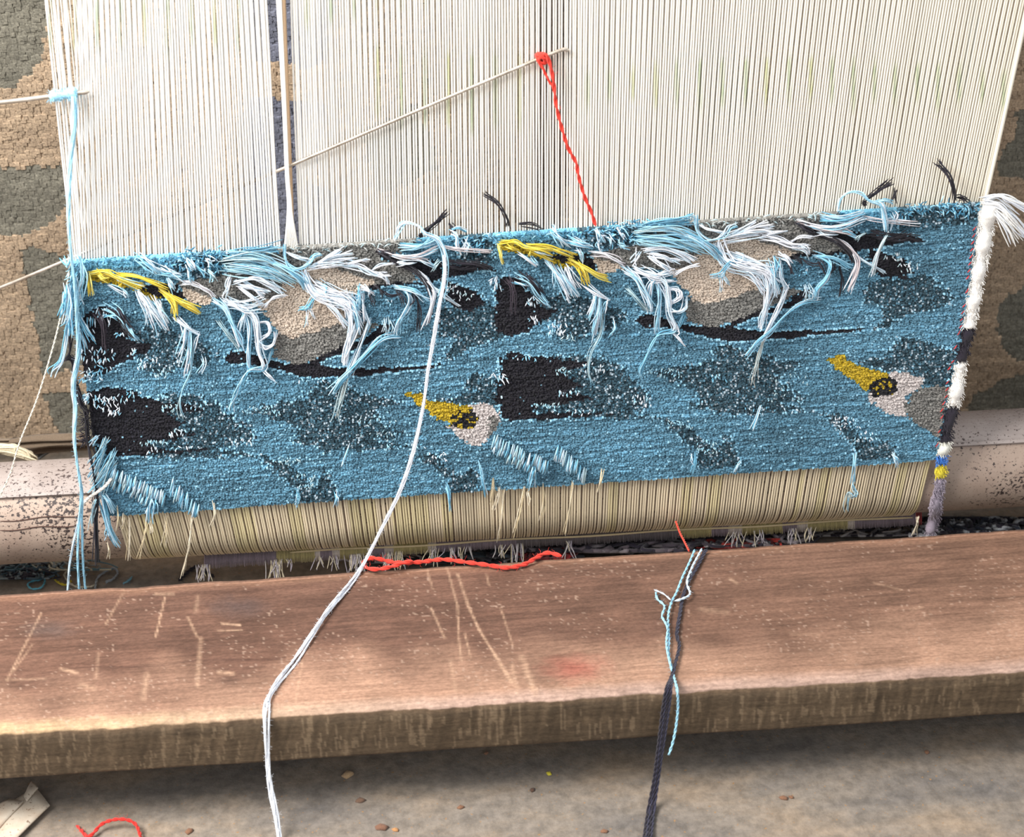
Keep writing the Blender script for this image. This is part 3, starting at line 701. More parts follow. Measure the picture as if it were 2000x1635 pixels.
# unique ends: black wisps standing up over the warp, arched blue loops at the fell
for pts, n_ in (([(828, 455), (850, 436), (872, 415)], 6), ([(944, 377), (972, 398), (988, 425), (992, 444)], 3), ([(1015, 438), (1040, 440), (1058, 448)], 4), ([(879, 436), (885, 446), (888, 456)], 3),
                ([(1690, 388), (1715, 372), (1743, 354)], 6), ([(1830, 317), (1852, 342), (1862, 370), (1866, 392)], 6), ([(1870, 385), (1882, 386), (1892, 392)], 5), ([(1749, 372), (1746, 384), (1742, 396)], 3)):
    bundle(pts, n_, 2.5, 3, Ks, 1.4, 0.006, 0.010, name='black_yarn_end', label='black yarn end sticking up over the white warp')
for pts in ([(772, 468), (778, 445), (795, 435), (818, 441), (832, 456), (856, 466), (868, 500), (869, 545), (862, 580)], [(1636, 412), (1642, 388), (1660, 375), (1684, 378), (1698, 393), (1722, 402), (1730, 430), (1730, 452)]):
    bundle(pts, 4, 1.5, 2, LWs, 1.5, 0.014, 0.024, name='yarn_loop', label='light blue yarn looped up over the carpet edge')
bundle([(1735, 455), (1722, 480), (1710, 510), (1704, 540)], 6, 2, 4, [C_GW, C_WHT], 1.2, 0.015, 0.02, label=wl)
for (x, y) in ((821, 461), (1688, 396)):
    mb = MB(); r_ = np.random.default_rng(int(x))
    for k in range(60):
        d = r_.normal(size=2); d /= np.linalg.norm(d); L_ = 7*math.sqrt(r_.random())
        P = path_px([(x+d[0]*L_*0.3, y+d[1]*L_*0.3), (x+d[0]*L_, y+d[1]*L_+1)], [0.008+0.006*r_.random(), 0.012]); mb.tube(P, 1.4*PX, C_INK, 4)
    part(mb, 'black_yarn_knot', M_YARN, carpet, 'black yarn knot at the carpet edge')

# short knots and clipped ends: light specks in clusters
def specks(name, cx, cy, sx_, sy_, n_, cs, ln=7, ang=(0, 1), spread=0.5, rad=1.4, lab=None, seed=0):
    r_ = np.random.default_rng(int(cx*7+cy+seed)); mb = MB()
    for k in range(n_):
        x = cx+(r_.random()-0.5)*2*sx_; y = cy+(r_.random()-0.5)*2*sy_
        a = math.atan2(ang[1], ang[0])+r_.normal()*spread; l = ln*(0.6+0.7*r_.random())
        d = 0.009+0.004*r_.random()
        P = path_px([(x, y), (x+math.cos(a)*l*0.5, y+math.sin(a)*l*0.5), (x+math.cos(a)*l, y+math.sin(a)*l)], [d, d+0.003, d+0.002])
        c = np.asarray(cs[r_.integers(len(cs))]); mb.tube(P, rad*PX*(0.8+0.4*r_.random()), c*(0.85+0.3*r_.random()), 4)
    return part(mb, name, M_YARN, carpet, lab, kind='stuff')
SPK = [(185, 690, 35, 14, 34, LWs, 9), (192, 722, 26, 10, 16, LBs, 8), (205, 612, 14, 12, 14, LWs, 14), (178, 640, 8, 22, 12, LBs, 14), (262, 684, 10, 5, 8, LWs, 8), (290, 708, 22, 10, 18, LWs, 9), (312, 725, 20, 10, 14, GWs, 8), (232, 652, 8, 6, 8, LBs, 7),
       (215, 785, 34, 12, 36, LWs, 9), (180, 775, 20, 8, 18, LWs, 9), (330, 795, 16, 7, 20, GWs, 6), (225, 800, 14, 6, 12, LWs, 9), (255, 768, 22, 6, 10, LBs, 7), (345, 845, 20, 6, 12, LWs, 7), (300, 862, 26, 4, 22, GWs, 6), (340, 876, 50, 5, 14, LWs, 7), (385, 790, 22, 8, 16, LWs, 6), (470, 860, 24, 8, 18, LWs, 6),
       (965, 548, 10, 12, 10, LWs, 14), (1040, 588, 12, 10, 10, LWs, 9), (1042, 620, 8, 6, 8, LWs, 8), (1085, 640, 22, 10, 18, LWs, 9), (1110, 655, 20, 8, 12, GWs, 8), (975, 735, 16, 7, 14, LWs, 10), (1030, 698, 20, 5, 8, LBs, 7), (1100, 722, 14, 7, 18, GWs, 6), (1110, 768, 20, 6, 12, LWs, 6), (1070, 790, 26, 4, 20, GWs, 6), (1120, 803, 50, 5, 14, LWs, 7), (1160, 716, 22, 8, 16, LWs, 6), (1255, 780, 22, 10, 20, LWs, 6),
       (885, 560, 14, 8, 14, [C_WHT, C_GW], 6), (905, 575, 18, 10, 16, [C_WHT, C_GW], 6), (1745, 500, 16, 8, 16, [C_WHT, C_GW], 6), (1770, 520, 24, 10, 20, [C_WHT, C_GW], 6), (755, 590, 16, 6, 8, LBs, 6), (1575, 530, 16, 6, 8, LBs, 6),
       (1400, 735, 18, 6, 12, LBs, 7), (600, 740, 30, 4, 6, LBs, 7), (790, 870, 40, 6, 14, LBs, 6), (1500, 800, 60, 8, 16, LBs, 6), (560, 900, 26, 8, 24, GWs, 5), (600, 940, 20, 14, 30, GWs, 5), (1330, 828, 26, 8, 24, GWs, 5), (1380, 870, 20, 14, 30, GWs, 5), (855, 890, 20, 10, 24, LWs, 5), (1655, 825, 24, 14, 30, LWs, 5), (1690, 850, 20, 10, 20, LWs, 5),
       (510, 800, 40, 8, 30, GWs, 5), (1290, 726, 40, 8, 30, GWs, 5), (740, 830, 40, 30, 36, GWs, 5), (1540, 755, 40, 30, 36, GWs, 5)]
for (cx, cy, a_, b2, n_, cs, ln) in SPK:
    specks('clipped_yarn_ends', cx, cy, a_, b2, n_, cs, ln)
# ragged knots along the fell
r_ = np.random.default_rng(5); mb = MB()
for k in range(620):
    x = 145+1760*r_.random(); y = top_y(x)+3+11*r_.random()**1.5; a = r_.normal()*0.7+(0.2 if r_.random() < 0.7 else 2.6)
    grey = (540 < x < 815) or (1360 < x < 1640)
    c = [C_MID, C_LB, C_BLUE, C_DEEP][r_.integers(4)] if not grey else [C_GREY, lin(170, 172, 170), C_GW][r_.integers(3)]
    l = 6+9*r_.random(); d = 0.006+0.006*r_.random()
    P = path_px([(x, y), (x+math.cos(a)*l*0.5, y+math.sin(a)*l*0.4-1), (x+math.cos(a)*l, y+math.sin(a)*l*0.8+1)], [d, d+0.003, d+0.001]); mb.tube(P, PX*(1.0+0.7*r_.random()), c*(0.85+0.4*r_.random()), 4)
part(mb, 'fell_fringe', M_YARN, carpet, kind='stuff')
for (cx, cy) in ((372, 497), (412, 491), (345, 510), (1204, 442), (1247, 434), (1180, 455), (1790, 405), (1845, 402), (1880, 410), (1760, 415), (905, 470), (930, 480), (420, 520), (380, 515), (1225, 462)):
    specks('yarn_tuft', cx, cy, 17, 9, 26, [C_MID, C_LB, C_DEEP, lin(60, 110, 136)], 11, (0.4, 0.6), 1.1, 1.5)

# two rows of uncut loops near the lower edge
def looprow(x0, y0, x1, y1, n_, ln, tail, seed):
    r_ = np.random.default_rng(seed); mb = MB()
    for k in range(n_):
        t = k/(n_-1); x = x0+(x1-x0)*t+r_.normal()*1.5; y = y0+(y1-y0)*t+r_.normal()*2.5
        for s in (-1.4, 1.4, 0):
            l = ln*(0.8+0.4*r_.random()); d = 0.012+0.004*r_.random()
            P = path_px([(x+3, y), (x+s*0.6+1, y+l*0.35), (x+s-1, y+l*0.7), (x+s*1.6-2.5, y+l)], [d, d+0.005, d+0.006, d+0.003])
            mb.tube(spline(P, 3), PX*1.35, [C_LB, C_GW, C_MID, C_PALE][r_.integers(4)]*(0.85+0.25*r_.random()), 4)
    return part(mb, 'loop_row', M_YARN, carpet, 'row of light blue uncut yarn loops')
looprow(218, 912, 320, 962, 26, 24, 0, 1); looprow(220, 930, 300, 975, 16, 20, 0, 2); looprow(333, 938, 385, 985, 12, 28, 0, 3)
looprow(965, 850, 1068, 900, 26, 24, 0, 4); looprow(968, 866, 1045, 912, 16, 20, 0, 5); looprow(1085, 868, 1142, 915, 13, 28, 0, 6)
for (x, y) in ((297, 975), (1042, 905)):
    bundle([(x, y), (x+1, y+18), (x-1, y+42)], 5, 5, 6, LBs, 1.6, label=bl)
# ends hanging over the bare lower warp
for (x0, y0, x1, y1) in ((583, 955, 580, 990), (660, 960, 652, 988), (655, 965, 660, 985), (1358, 885, 1353, 926), (1446, 898, 1434, 924), (875, 948, 878, 990), (872, 950, 880, 1000), (1668, 885, 1664, 948), (1672, 885, 1668, 940), (1745, 885, 1750, 912), (1742, 888, 1756, 905), (935, 900, 945, 950), (938, 915, 950, 970), (485 if False else 682, 868, 668, 915), (1486, 792, 1466, 840), (1352, 888, 1350, 905)):
    bundle([(x0, y0), ((x0+x1)/2+1, (y0+y1)/2), (x1, y1)], 2, 1, 1.5, LBs, 1.3, label=bl)
bundle([(1666, 945), (1668, 955), (1674, 966), (1666, 972), (1658, 962), (1655, 985), (1652, 1000)], 2, 1, 1, [C_GW, C_LB], 1.3, label=bl)
for (x0, y0, x1, y1) in ((228, 990, 230, 1035), (242, 1005, 236, 1030), (250, 1012, 249, 1098), (288, 1012, 272, 1092), (294, 1020, 295, 1045), (325, 1005, 318, 1070), (376, 1005, 355, 1125), (417, 982, 413, 1028), (210, 1060, 210, 1092),
                         (962, 935, 958, 985), (975, 950, 962, 1000), (985, 955, 972, 1055), (1025, 948, 1002, 1048), (1030, 960, 1031, 985), (1062, 945, 1056, 1020), (1118, 940, 1102, 1045), (1178, 915, 1164, 962)):
    bundle([(x0, y0), ((x0+x1)/2+2, (y0+y1)/2), (x1, y1)], 2, 1, 1.6, [C_CREAM, lin(224, 204, 166)], 1.1, 0.008, 0.014, name='cream_yarn_end', label='cream yarn end hanging over the lower warp')

# ragged left edge
def cr3(*P): return [(x/3.3333, 780+y/3.3333) for x, y in P]
bundle(cr3((645, 245), (610, 275), (585, 305)), 5, 3, 3, LWs, 1.5, label=bl)
for pts in (((690, 310), (640, 420), (590, 520)), ((740, 340), (690, 440), (620, 560)), ((735, 400), (680, 500), (600, 585)), ((690, 260), (660, 330), (600, 420)), ((740, 420), (700, 480), (640, 600))):
    bundle(cr3(*pts), 7, 4, 7, [C_LB, C_MID, C_GW], 1.4, label=bl)
bundle(cr3((670, 620), (710, 670), (745, 740)), 6, 3, 3, LBs, 1.6, label=bl)
bundle(cr3((660, 630), (690, 760), (715, 860), (765, 950)), 7, 4, 4, LBs, 1.6, label=bl)
bundle(cr3((700, 820), (700, 870), (705, 900)), 5, 4, 4, LBs, 1.6, label=bl)
bundle(cr3((650, 610), (620, 700), (600, 830)), 5, 4, 5, [C_LB, C_GW], 1.2, label=bl)
mb = MB(); P = path_px(cr3((530, 690), (580, 640), (640, 600), (690, 560), (725, 515)), [0.03]*5); twisted(mb, spline(P, 8), 3.0*PX, lin(240, 234, 224), 3, 0.016, seed=2, fuzz=20)
part(mb, 'white_cord_end', M_YARN, carpet, 'twisted white cord end at the lower left corner')
cL = cr(80, 490, 6.055)
for pts, n_ in (((( 440, 60), (490, 200), (510, 350), (460, 560)), 3), (((300, 420), (310, 560), (270, 680), (245, 780)), 4), (((330, 400), (340, 600), (330, 760), (300, 850)), 6), (((370, 760), (310, 900), (290, 1060), (240, 1300), (150, 1400), (130, 1490)), 4),
                (((420, 800), (460, 950), (490, 1080), (520, 1180)), 3), (((430, 760), (500, 880), (600, 1030)), 4), (((380, 500), (350, 700), (360, 980)), 7), (((300, 480), (280, 560), (260, 700)), 3), (((400, 300), (430, 480), (440, 620)), 6), (((260, 90), (300, 180), (340, 100)), 3)):
    bundle(cL(*pts), n_, 3, 4, LBs, 1.5, 0.012, 0.022, label=bl)
for (cx, cy) in ((152, 560), (150, 600), (152, 530), (146, 625)):
    specks('yarn_tuft', cx, cy, 14, 20, 40, [C_MID, C_LB, C_BLUE], 16, (-0.25, 1), 0.5, 1.5)
specks('yarn_tuft', 178, 735, 22, 10, 34, LBs, 9, (-0.4, 1), 0.7, 1.5)
specks('yarn_tuft', 165, 775, 12, 8, 20, LWs, 12, (-0.8, 0.8), 0.4, 1.5)
for pts, n_ in (([(138, 655), (136, 690), (128, 702), (142, 700), (146, 740), (152, 760), (164, 790)], 4), ([(164, 790), (168, 820), (172, 860), (178, 895), (186, 930), (190, 980), (187, 1040), (190, 1095)], 3), ([(150, 760), (158, 790), (170, 800)], 5), ([(186, 960), (188, 1040), (192, 1100)], 3)):
    bundle(pts, n_, 2, 2, Ks, 1.6, 0.008, 0.012, name='black_edge_yarn', label='black yarn along the left carpet edge')
specks('black_edge_tuft', 172, 830, 10, 36, 70, Ks, 14, (-1, 0.2), 0.9, 1.2)

# right selvedge: fat fuzzy wool roll in coloured lengths
def on_surf(px, py, lift=0.0):
    p = on_y(px, py, -lift)
    zl = float(roll_z(p[0]))
    if p[2] >= zl: return p
    d = ray(px, py); o = CAM-np.array([0, YC, zl]); r = RP+lift+0.003
    A = d[1]**2+d[2]**2; B_ = o[1]*d[1]+o[2]*d[2]; Cq = o[1]**2+o[2]**2-r*r
    D_ = B_*B_-A*Cq
    return CAM+d*((-B_-math.sqrt(max(D_, 0)))/A)
inner = [(1914, 394), (1892, 560), (1878, 640), (1864, 700), (1851, 770), (1839, 830), (1829, 885), (1826, 940), (1814, 1000), (1806, 1045)]
outer = [(1951, 394), (1918, 560), (1904, 640), (1888, 700), (1880, 770), (1862, 830), (1852, 885), (1843, 940), (1838, 1000), (1824, 1045)]
def edge(y, L_): return np.interp(y, [p[1] for p in L_], [p[0] for p in L_])
SEG = [('white_selvedge', 394, 640, lin(246, 242, 236)), ('black_selvedge', 640, 704, C_INK), ('white_selvedge', 704, 792, lin(246, 242, 236)), ('black_selvedge', 792, 862, C_INK), ('white_selvedge', 862, 888, lin(240, 238, 226)), ('blue_selvedge', 888, 906, lin(70, 130, 214)), ('yellow_selvedge', 908, 932, lin(226, 206, 60)), ('mauve_selvedge', 932, 1042, lin(160, 148, 162))]
for q, (nm, y0, y1, c) in enumerate(SEG):
    r_ = np.random.default_rng(q+50); mb = MB(); ys = np.linspace(y0, y1, max(5, int((y1-y0)/5)))
    ctr = []
    rad = []
    for y in ys:
        xi, xo = edge(y, inner), edge(y, outer); w = (xo-xi)*(0.47+0.10*math.sin(y*0.11)+0.05*r_.normal()*0.5)
        ctr.append(on_surf((xi+xo)/2-1, y, 0.004)); rad.append(max(3.0, w)*PX)
    ctr = np.array(ctr); mb.tube(ctr, np.array(rad), c, 9)
    for k in range(int((y1-y0)*5.5)):
        y = y0+(y1-y0)*r_.random(); u = r_.random(); x = edge(y, inner)*(1-u)+edge(y, outer)*u
        p = on_surf(x, y, 0.006+0.003*r_.random()); dv = np.array([0.4+0.7*r_.normal(), -0.5*abs(r_.normal()), -0.5+0.6*r_.normal()]); dv /= np.linalg.norm(dv)
        l = (4+5*r_.random())*PX; mb.tube([p, p+dv*l*0.6, p+dv*l+np.array([0, 0, -l*0.3])], 0.9*PX, c*(0.8+0.35*r_.random()), 4)
    part(mb, nm, M_YARN, carpet, nm.split('_')[0]+' wool length of the fuzzy right selvedge')
mb = MB(); r_ = np.random.default_rng(3)
for y in np.linspace(420, 870, 34):
    if r_.random() < 0.25: continue
    x = edge(y, inner)-3+r_.normal()*1.5; P = path_px([(x-3, y+3), (x, y), (x+3, y-4+r_.normal())], [0.010, 0.012, 0.010]); mb.tube(P, 1.5*PX, lin(200, 50, 50)*(0.6+0.6*r_.random()), 4)
part(mb, 'red_stitching', M_YARN, carpet, 'tiny red stitches beside the white selvedge')
for pts, n_ in (([(1922, 392), (1950, 384), (1975, 396), (2002, 412)], 12), ([(1925, 396), (1955, 404), (1980, 430), (2003, 462)], 12), ([(1928, 400), (1950, 420), (1970, 445), (1983, 468)], 8)):
    bundle(pts, n_, 4, 7, [C_WHT, lin(250, 248, 244)], 1.9, 0.006, 0.010, name='white_yarn_bunch', label='bunch of white yarn flying from the top right corner')

# ------------------------------------------------------------------ bench plank
ZP = 0.16
fa, fb = on_z(0, 1163, ZP), on_z(2000, 1035, ZP); na, nb = on_z(0, 1428, ZP), on_z(2000, 1302, ZP)
THK = 0.0745
def lerp(a, b, t): return a+(b-a)*t
NL, NT, NF = 1000, 128, 40
tt = np.linspace(-0.40, 1.36, NL)
far = fa[None]+np.outer(tt, fb-fa); near = na[None]+np.outer(tt, nb-na)
wob = lambda s, f: (fbm(tt*f, np.full(NL, s*3.3), s, 3)-0.5)
near_w = wob(3, 26)*0.009+wob(8, 90)*0.006
far_w = wob(5, 22)*0.010*np.clip(1.2-tt*2.2, 0.25, 1)+wob(6, 70)*0.003
prof = []
er = 0.010
rows = []; zone = []
# profile: far bottom -> far top -> across -> near rounded -> front -> bottom
for s in np.linspace(0, 1, 6):
    P = far.copy(); P[:, 1] += far_w; P[:, 2] -= THK*(1-s); rows.append(P); zone.append((-1, s))
for s in np.linspace(0.004, 1, NT):
    P = far*(1-s)+near*s; P[:, 1] += far_w*(1-s)+(near_w+er*0.0)*s
    drop = np.clip((s-0.93)/0.07, 0, 1)**2*er*0.55+np.clip((0.05-s)/0.05, 0, 1)**2*0.004
    dish = 0.0035*(vnoise(tt*6, np.full(NL, s*3.0), 31)-0.5)+0.0012*(vnoise(tt*40, np.full(NL, s*18.0), 33)-0.5)
    P[:, 2] -= drop-dish*min(1, 4*s*(1-s)+0.2); rows.append(P); zone.append((0, s))
for s in np.linspace(0.03, 1, NF):
    P = near.copy(); P[:, 1] += near_w*(1-s)-0.0035*math.sin(min(1, s*4)*math.pi/2)+wob(12, 14)*0.003*s; P[:, 2] -= er*0.55+(THK-er*0.55)*s
    P[:, 1] += 0.006*max(0, (s-0.9)/0.1)**2
    rows.append(P); zone.append((1, s))
G = np.stack(rows, 0); NR = G.shape[0]
px, py = proj(G.reshape(-1, 3)); px = px.reshape(NR, NL); py = py.reshape(NR, NL)
C = np.zeros((NR, NL, 3)); zc = np.array([z[0] for z in zone]); zs = np.array([z[1] for z in zone])
top = zc == 0; fr = zc == 1; S = np.broadcast_to(zs[:, None], px.shape)
base_top = lin(126, 93, 78)[None, None]*np.ones((NR, NL, 1))
g = fbm(px/220, S*42, 3, 4)[..., None]; g2 = fbm(px/60, S*9, 9, 4)[..., None]
warm = np.clip((px-900)/1100, 0, 1)[..., None]
base_top = base_top*(1-warm)+lin(150, 115, 96)*warm
Ct = base_top*(0.62+0.50*g)*(0.70+0.55*g2)
worn = np.clip((S-0.62-0.22*(fbm(px/120, S*2, 17, 2)-0.5)*2)/0.3, 0, 1)[..., None]*0.9
Ct = Ct*(1-worn)+(lin(192, 152, 128)*(0.75+0.4*g2))*worn
lip = np.clip((S-0.93)/0.05, 0, 1)[..., None]; lw = np.clip((900-px)/900, 0, 1)[..., None]
Ct = Ct*(1-lip*0.65)+(lin(206, 178, 130)*lw+lin(186, 160, 148)*(1-lw))*(0.75+0.5*fbm(px/30, S*20, 6, 3)[..., None])*lip*0.65
farlip = np.clip((0.07-S)/0.06, 0, 1)[..., None]*0.6; Ct = Ct*(1-farlip)+lin(190, 146, 120)*farlip
# flecks
fk = (vnoise(px/5, py/3.2, 61) > 0.87) & (vnoise(px/70, py/50, 62) > 0.42); Ct[fk] = Ct[fk]*0.55+lin(206, 176, 156)*0.45
# scratches, dents and stains with their own shapes
def seg_d(x, y, x0, y0, x1, y1):
    dx, dy = x1-x0, y1-y0; t = np.clip(((x-x0)*dx+(y-y0)*dy)/(dx*dx+dy*dy), 0, 1)
    return np.hypot(x-x0-t*dx, y-y0-t*dy)
SCR = [((245, 1150, 206, 1220), 3, .4), ((322, 1167, 304, 1244), 3, .75), ((304, 1160, 338, 1160), 5, .4), ((80, 1199, 14, 1328), 3.5, .55), ((64, 1258, 26, 1312), 3, .4), ((367, 1206, 385, 1244), 4, .5), ((392, 1248, 385, 1339), 7, .45), ((287, 1318, 280, 1363), 9, .4), ((192, 1276, 188, 1325), 5, .3),
       ((434, 1218, 469, 1221), 3.5, .8), ((427, 1232, 472, 1231), 2.5, .6), ((119, 1307, 150, 1314), 5, .7), ((427, 1313, 455, 1316), 6, .7), ((158, 1338, 184, 1344), 8, .4), ((591, 1290, 577, 1370), 3, .5), ((388, 1164, 381, 1196), 6, .3), ((13, 1328, 90, 1326), 4, .3),
       ((834, 1111, 845, 1150), 3, .5), ((842, 1188, 868, 1245), 3.5, .6), ((873, 1108, 894, 1185), 3.5, .5), ((894, 1185, 896, 1248), 3.5, .5), ((896, 1248, 901, 1290), 3.5, .55), ((894, 1122, 915, 1185), 4.5, .5), ((915, 1185, 936, 1230), 4, .6), ((936, 1230, 967, 1280), 4, .7), ((967, 1280, 999, 1332), 6, .6), ((978, 1188, 1002, 1262), 3, .45), ((1020, 1286, 1044, 1353), 10, .45), ((908, 1238, 919, 1283), 3, .5), ((950, 1122, 955, 1143), 3, .5), ((880, 1290, 890, 1350), 6, .35), ((1000, 1300, 1010, 1350), 7, .35),
       ((1425, 1130, 1440, 1140), 4, .4), ((1705, 1138, 1760, 1152), 3, .3), ((1368, 1190, 1420, 1196), 8, .25), ((1545, 1238, 1600, 1240), 6, .2), ((1780, 1190, 1800, 1186), 7, .25)]
tp = np.broadcast_to(top[:, None], px.shape)
for (sg, w, a) in SCR:
    d = seg_d(px, py, *sg); k = np.clip(1-d/w, 0, 1)*a*(0.4+0.9*vnoise(px/5, py/5, 71)); k = np.clip(k, 0, 1)*tp
    Ct = Ct*(1-k[..., None])+lin(224, 186, 156)*k[..., None]
def stain(cx, cy, rx, ry, c, a, s):
    global Ct
    d = np.hypot((px-cx)/rx, (py-cy)/ry)+0.7*(fbm(px/25, py/12, s, 3)-0.5); k = np.clip(1.1-d, 0, 1)*a
    Ct = Ct*(1-k[..., None])+c*k[..., None]
stain(1125, 1305, 75, 34, lin(168, 72, 64), 0.55, 3); stain(470, 1185, 75, 26, lin(92, 78, 76), 0.6, 4); stain(95, 1228, 60, 22, lin(96, 86, 84), 0.5, 5); stain(440, 1330, 34, 12, lin(80, 58, 50), 0.5, 6); stain(1290, 1225, 60, 26, lin(120, 88, 76), 0.4, 7)
# long dark cracks along the grain
for (y0, sl, xa, xb, a) in ((1312, -0.0625, 80, 560, .45), (1292, -0.0625, 430, 560, .4), (1318, -0.0625, 1330, 1800, .35), (1245, -0.064, 0, 300, .3)):
    d = np.abs(py-(y0+sl*(px-xa)+3*np.sin(px/37))); k = np.clip(1-d/2.6, 0, 1)*a*((px > xa) & (px < xb)); Ct = Ct*(1-k[..., None])+lin(70, 46, 40)*k[..., None]
C[top] = Ct[top]
saw = vnoise(px/5.5+0.05*py, S*1.2, 81)[..., None]; saw2 = vnoise(px/17, S*0.8, 82)[..., None]; gn = fbm(px/130, S*7, 84, 3)[..., None]
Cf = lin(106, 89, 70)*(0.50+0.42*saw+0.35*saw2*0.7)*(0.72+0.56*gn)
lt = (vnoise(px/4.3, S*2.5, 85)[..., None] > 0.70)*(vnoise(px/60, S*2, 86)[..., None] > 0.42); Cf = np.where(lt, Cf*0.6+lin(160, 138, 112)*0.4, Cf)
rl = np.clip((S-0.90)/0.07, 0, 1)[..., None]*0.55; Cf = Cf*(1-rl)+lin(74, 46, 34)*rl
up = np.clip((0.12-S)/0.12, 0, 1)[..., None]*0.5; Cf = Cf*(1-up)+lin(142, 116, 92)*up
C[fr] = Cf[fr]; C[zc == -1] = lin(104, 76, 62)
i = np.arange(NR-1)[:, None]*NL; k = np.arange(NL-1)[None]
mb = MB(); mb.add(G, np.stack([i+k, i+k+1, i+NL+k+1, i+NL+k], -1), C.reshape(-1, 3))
r0 = np.arange(NL-1); bt = (NR-1)*NL
mb.f.append(np.stack([bt+r0, bt+r0+1, r0+1, r0], -1))
tag(mb.build('bench_plank', M_BENCH), 'thick worn brown wooden bench plank in front of the loom', 'bench')

# ------------------------------------------------------------------ rug hanging behind
YR = 0.42
rug = empty('hanging_rug', (0, YR, 0.2), 'beige rug with grey green shapes hanging behind the loom', 'rug')
ra, rb = on_y(-330, 868, YR), on_y(2330, 792, YR); zt = 1.42
NXr, NZr = 410, 232
uu, vv = np.meshgrid((np.arange(NXr)+0.5)/NXr, (np.arange(NZr)+0.5)/NZr)
uu = uu.ravel()+(rng.random(uu.size)-0.5)*0.7/NXr; vv = vv.ravel()+(rng.random(vv.size)-0.5)*0.35/NZr
Pr = np.stack([ra[0]+(rb[0]-ra[0])*uu, np.full(len(uu), YR), (ra[2]+(rb[2]-ra[2])*uu)*(1-vv)+zt*vv], 1)
px, py = proj(Pr); row = np.floor(vv*NZr)
cg = np.zeros(len(px), int)
for q, P in enumerate(([(-200, -120), (90, -120), (95, 60), (82, 110), (60, 140), (30, 168), (-60, 190), (-200, 150)], [(-200, 325), (128, 322), (140, 395), (96, 440), (50, 458), (-200, 455)], [(38, 485), (80, 480), (112, 495), (260, 520), (240, 690), (85, 735), (70, 650), (55, 570)], [(88, 765), (260, 765), (260, 900), (120, 862), (104, 820)],
                       [(1945, 345), (1952, 290), (1985, 262), (1978, 215), (2060, 200), (2060, 345)], [(1942, 620), (1962, 580), (2060, 520), (2060, 720), (1975, 700), (1950, 660)], [(1880, 820), (1900, 770), (1950, 745), (2060, 700), (2060, 830)], [(1300, 100), (1420, 60), (1480, 220), (1380, 300)], [(700, 250), (820, 200), (860, 330), (740, 380)], [(1560, 300), (1680, 260), (1700, 420), (1580, 420)])):
    nx = (vnoise(px/9, py/9, q)-0.5)*9; cg[inpoly(px+nx, py+nx, P)] = 1
cg[inpoly(px+(vnoise(px/14, py/14, 4)-0.5)*14, py, [(470, -200), (700, -200), (650, 40), (640, 110), (600, 130), (480, 110)])] = 2
cg[inpoly(px+(vnoise(px/14, py/14, 5)-0.5)*14, py, [(480, 185), (640, 200), (620, 320), (590, 345), (660, 380), (640, 520), (470, 520)])] = 2
cg[inpoly(px, py, [(1036, -200), (1118, -200), (1112, 330), (1090, 480), (1040, 480)])] = 3
rn = rng.random(len(px)); rowl = (0.78+0.3*vnoise(row*0.77, px/90, 2))[:, None]; bgn = (0.8+0.4*fbm(px/70, py/50, 13, 3))[:, None]
cr_ = lin(173, 151, 127)*np.ones((len(px), 1)); cr_[cg == 1] = lin(121, 117, 105); cr_[cg == 2] = lin(112, 115, 130); cr_[cg == 3] = lin(96, 80, 70)
cr_ = cr_*(0.86+0.26*rn[:, None])*rowl*bgn
sxr = (rb[0]-ra[0])/NXr*0.5; szr = (zt-ra[2])/NZr*0.5
V, Fq = tufts(Pr, sxr, szr, 0.0028+0.0016*rng.random(len(px))-0.0015*(cg == 1)+0.003*(vnoise(px/20, py/12, 44)-0.5), szr*0.3, 1.0, base=1.7, topx=1.15)
mb = MB(); mb.add(V, Fq, np.repeat(cr_, 8, 0)); part(mb, 'pile', M_RUG, rug, kind='stuff', smooth=False)
mb = MB(); q = [ra, rb, np.array([rb[0], YR, zt]), np.array([ra[0], YR, zt])]; mb.add([p+np.array([0, 0.0, 0]) for p in q]+[p+np.array([0, 0.008, 0]) for p in q], [(0, 1, 2, 3), (7, 6, 5, 4), (0, 4, 5, 1), (1, 5, 6, 2), (2, 6, 7, 3), (3, 7, 4, 0)], lin(120, 104, 86))
part(mb, 'backing', M_YARN, rug, smooth=False)
mb = MB(); mb.tube(np.array([[-1.459, YR+0.03, zt], [0, YR+0.03, zt], [1.459, YR+0.03, zt]]), 0.022, lin(96, 72, 54), 16, taper=False)
part(mb, 'hanging_pole', M_WOOD, rug)
for sx in (-1, 1):
    mb = MB(); box(mb, (sx*1.5-0.04, YR+0.01, 0), (sx*1.5+0.04, YR+0.09, zt+0.05)); o = mb.build('rug_post', M_WOOD, smooth=False); bevel(o, 0.003)
    tag(o, 'timber post holding the rug pole behind the '+('cream yarn hank' if sx < 0 else 'white yarn bunch'), 'post', 'rug posts')
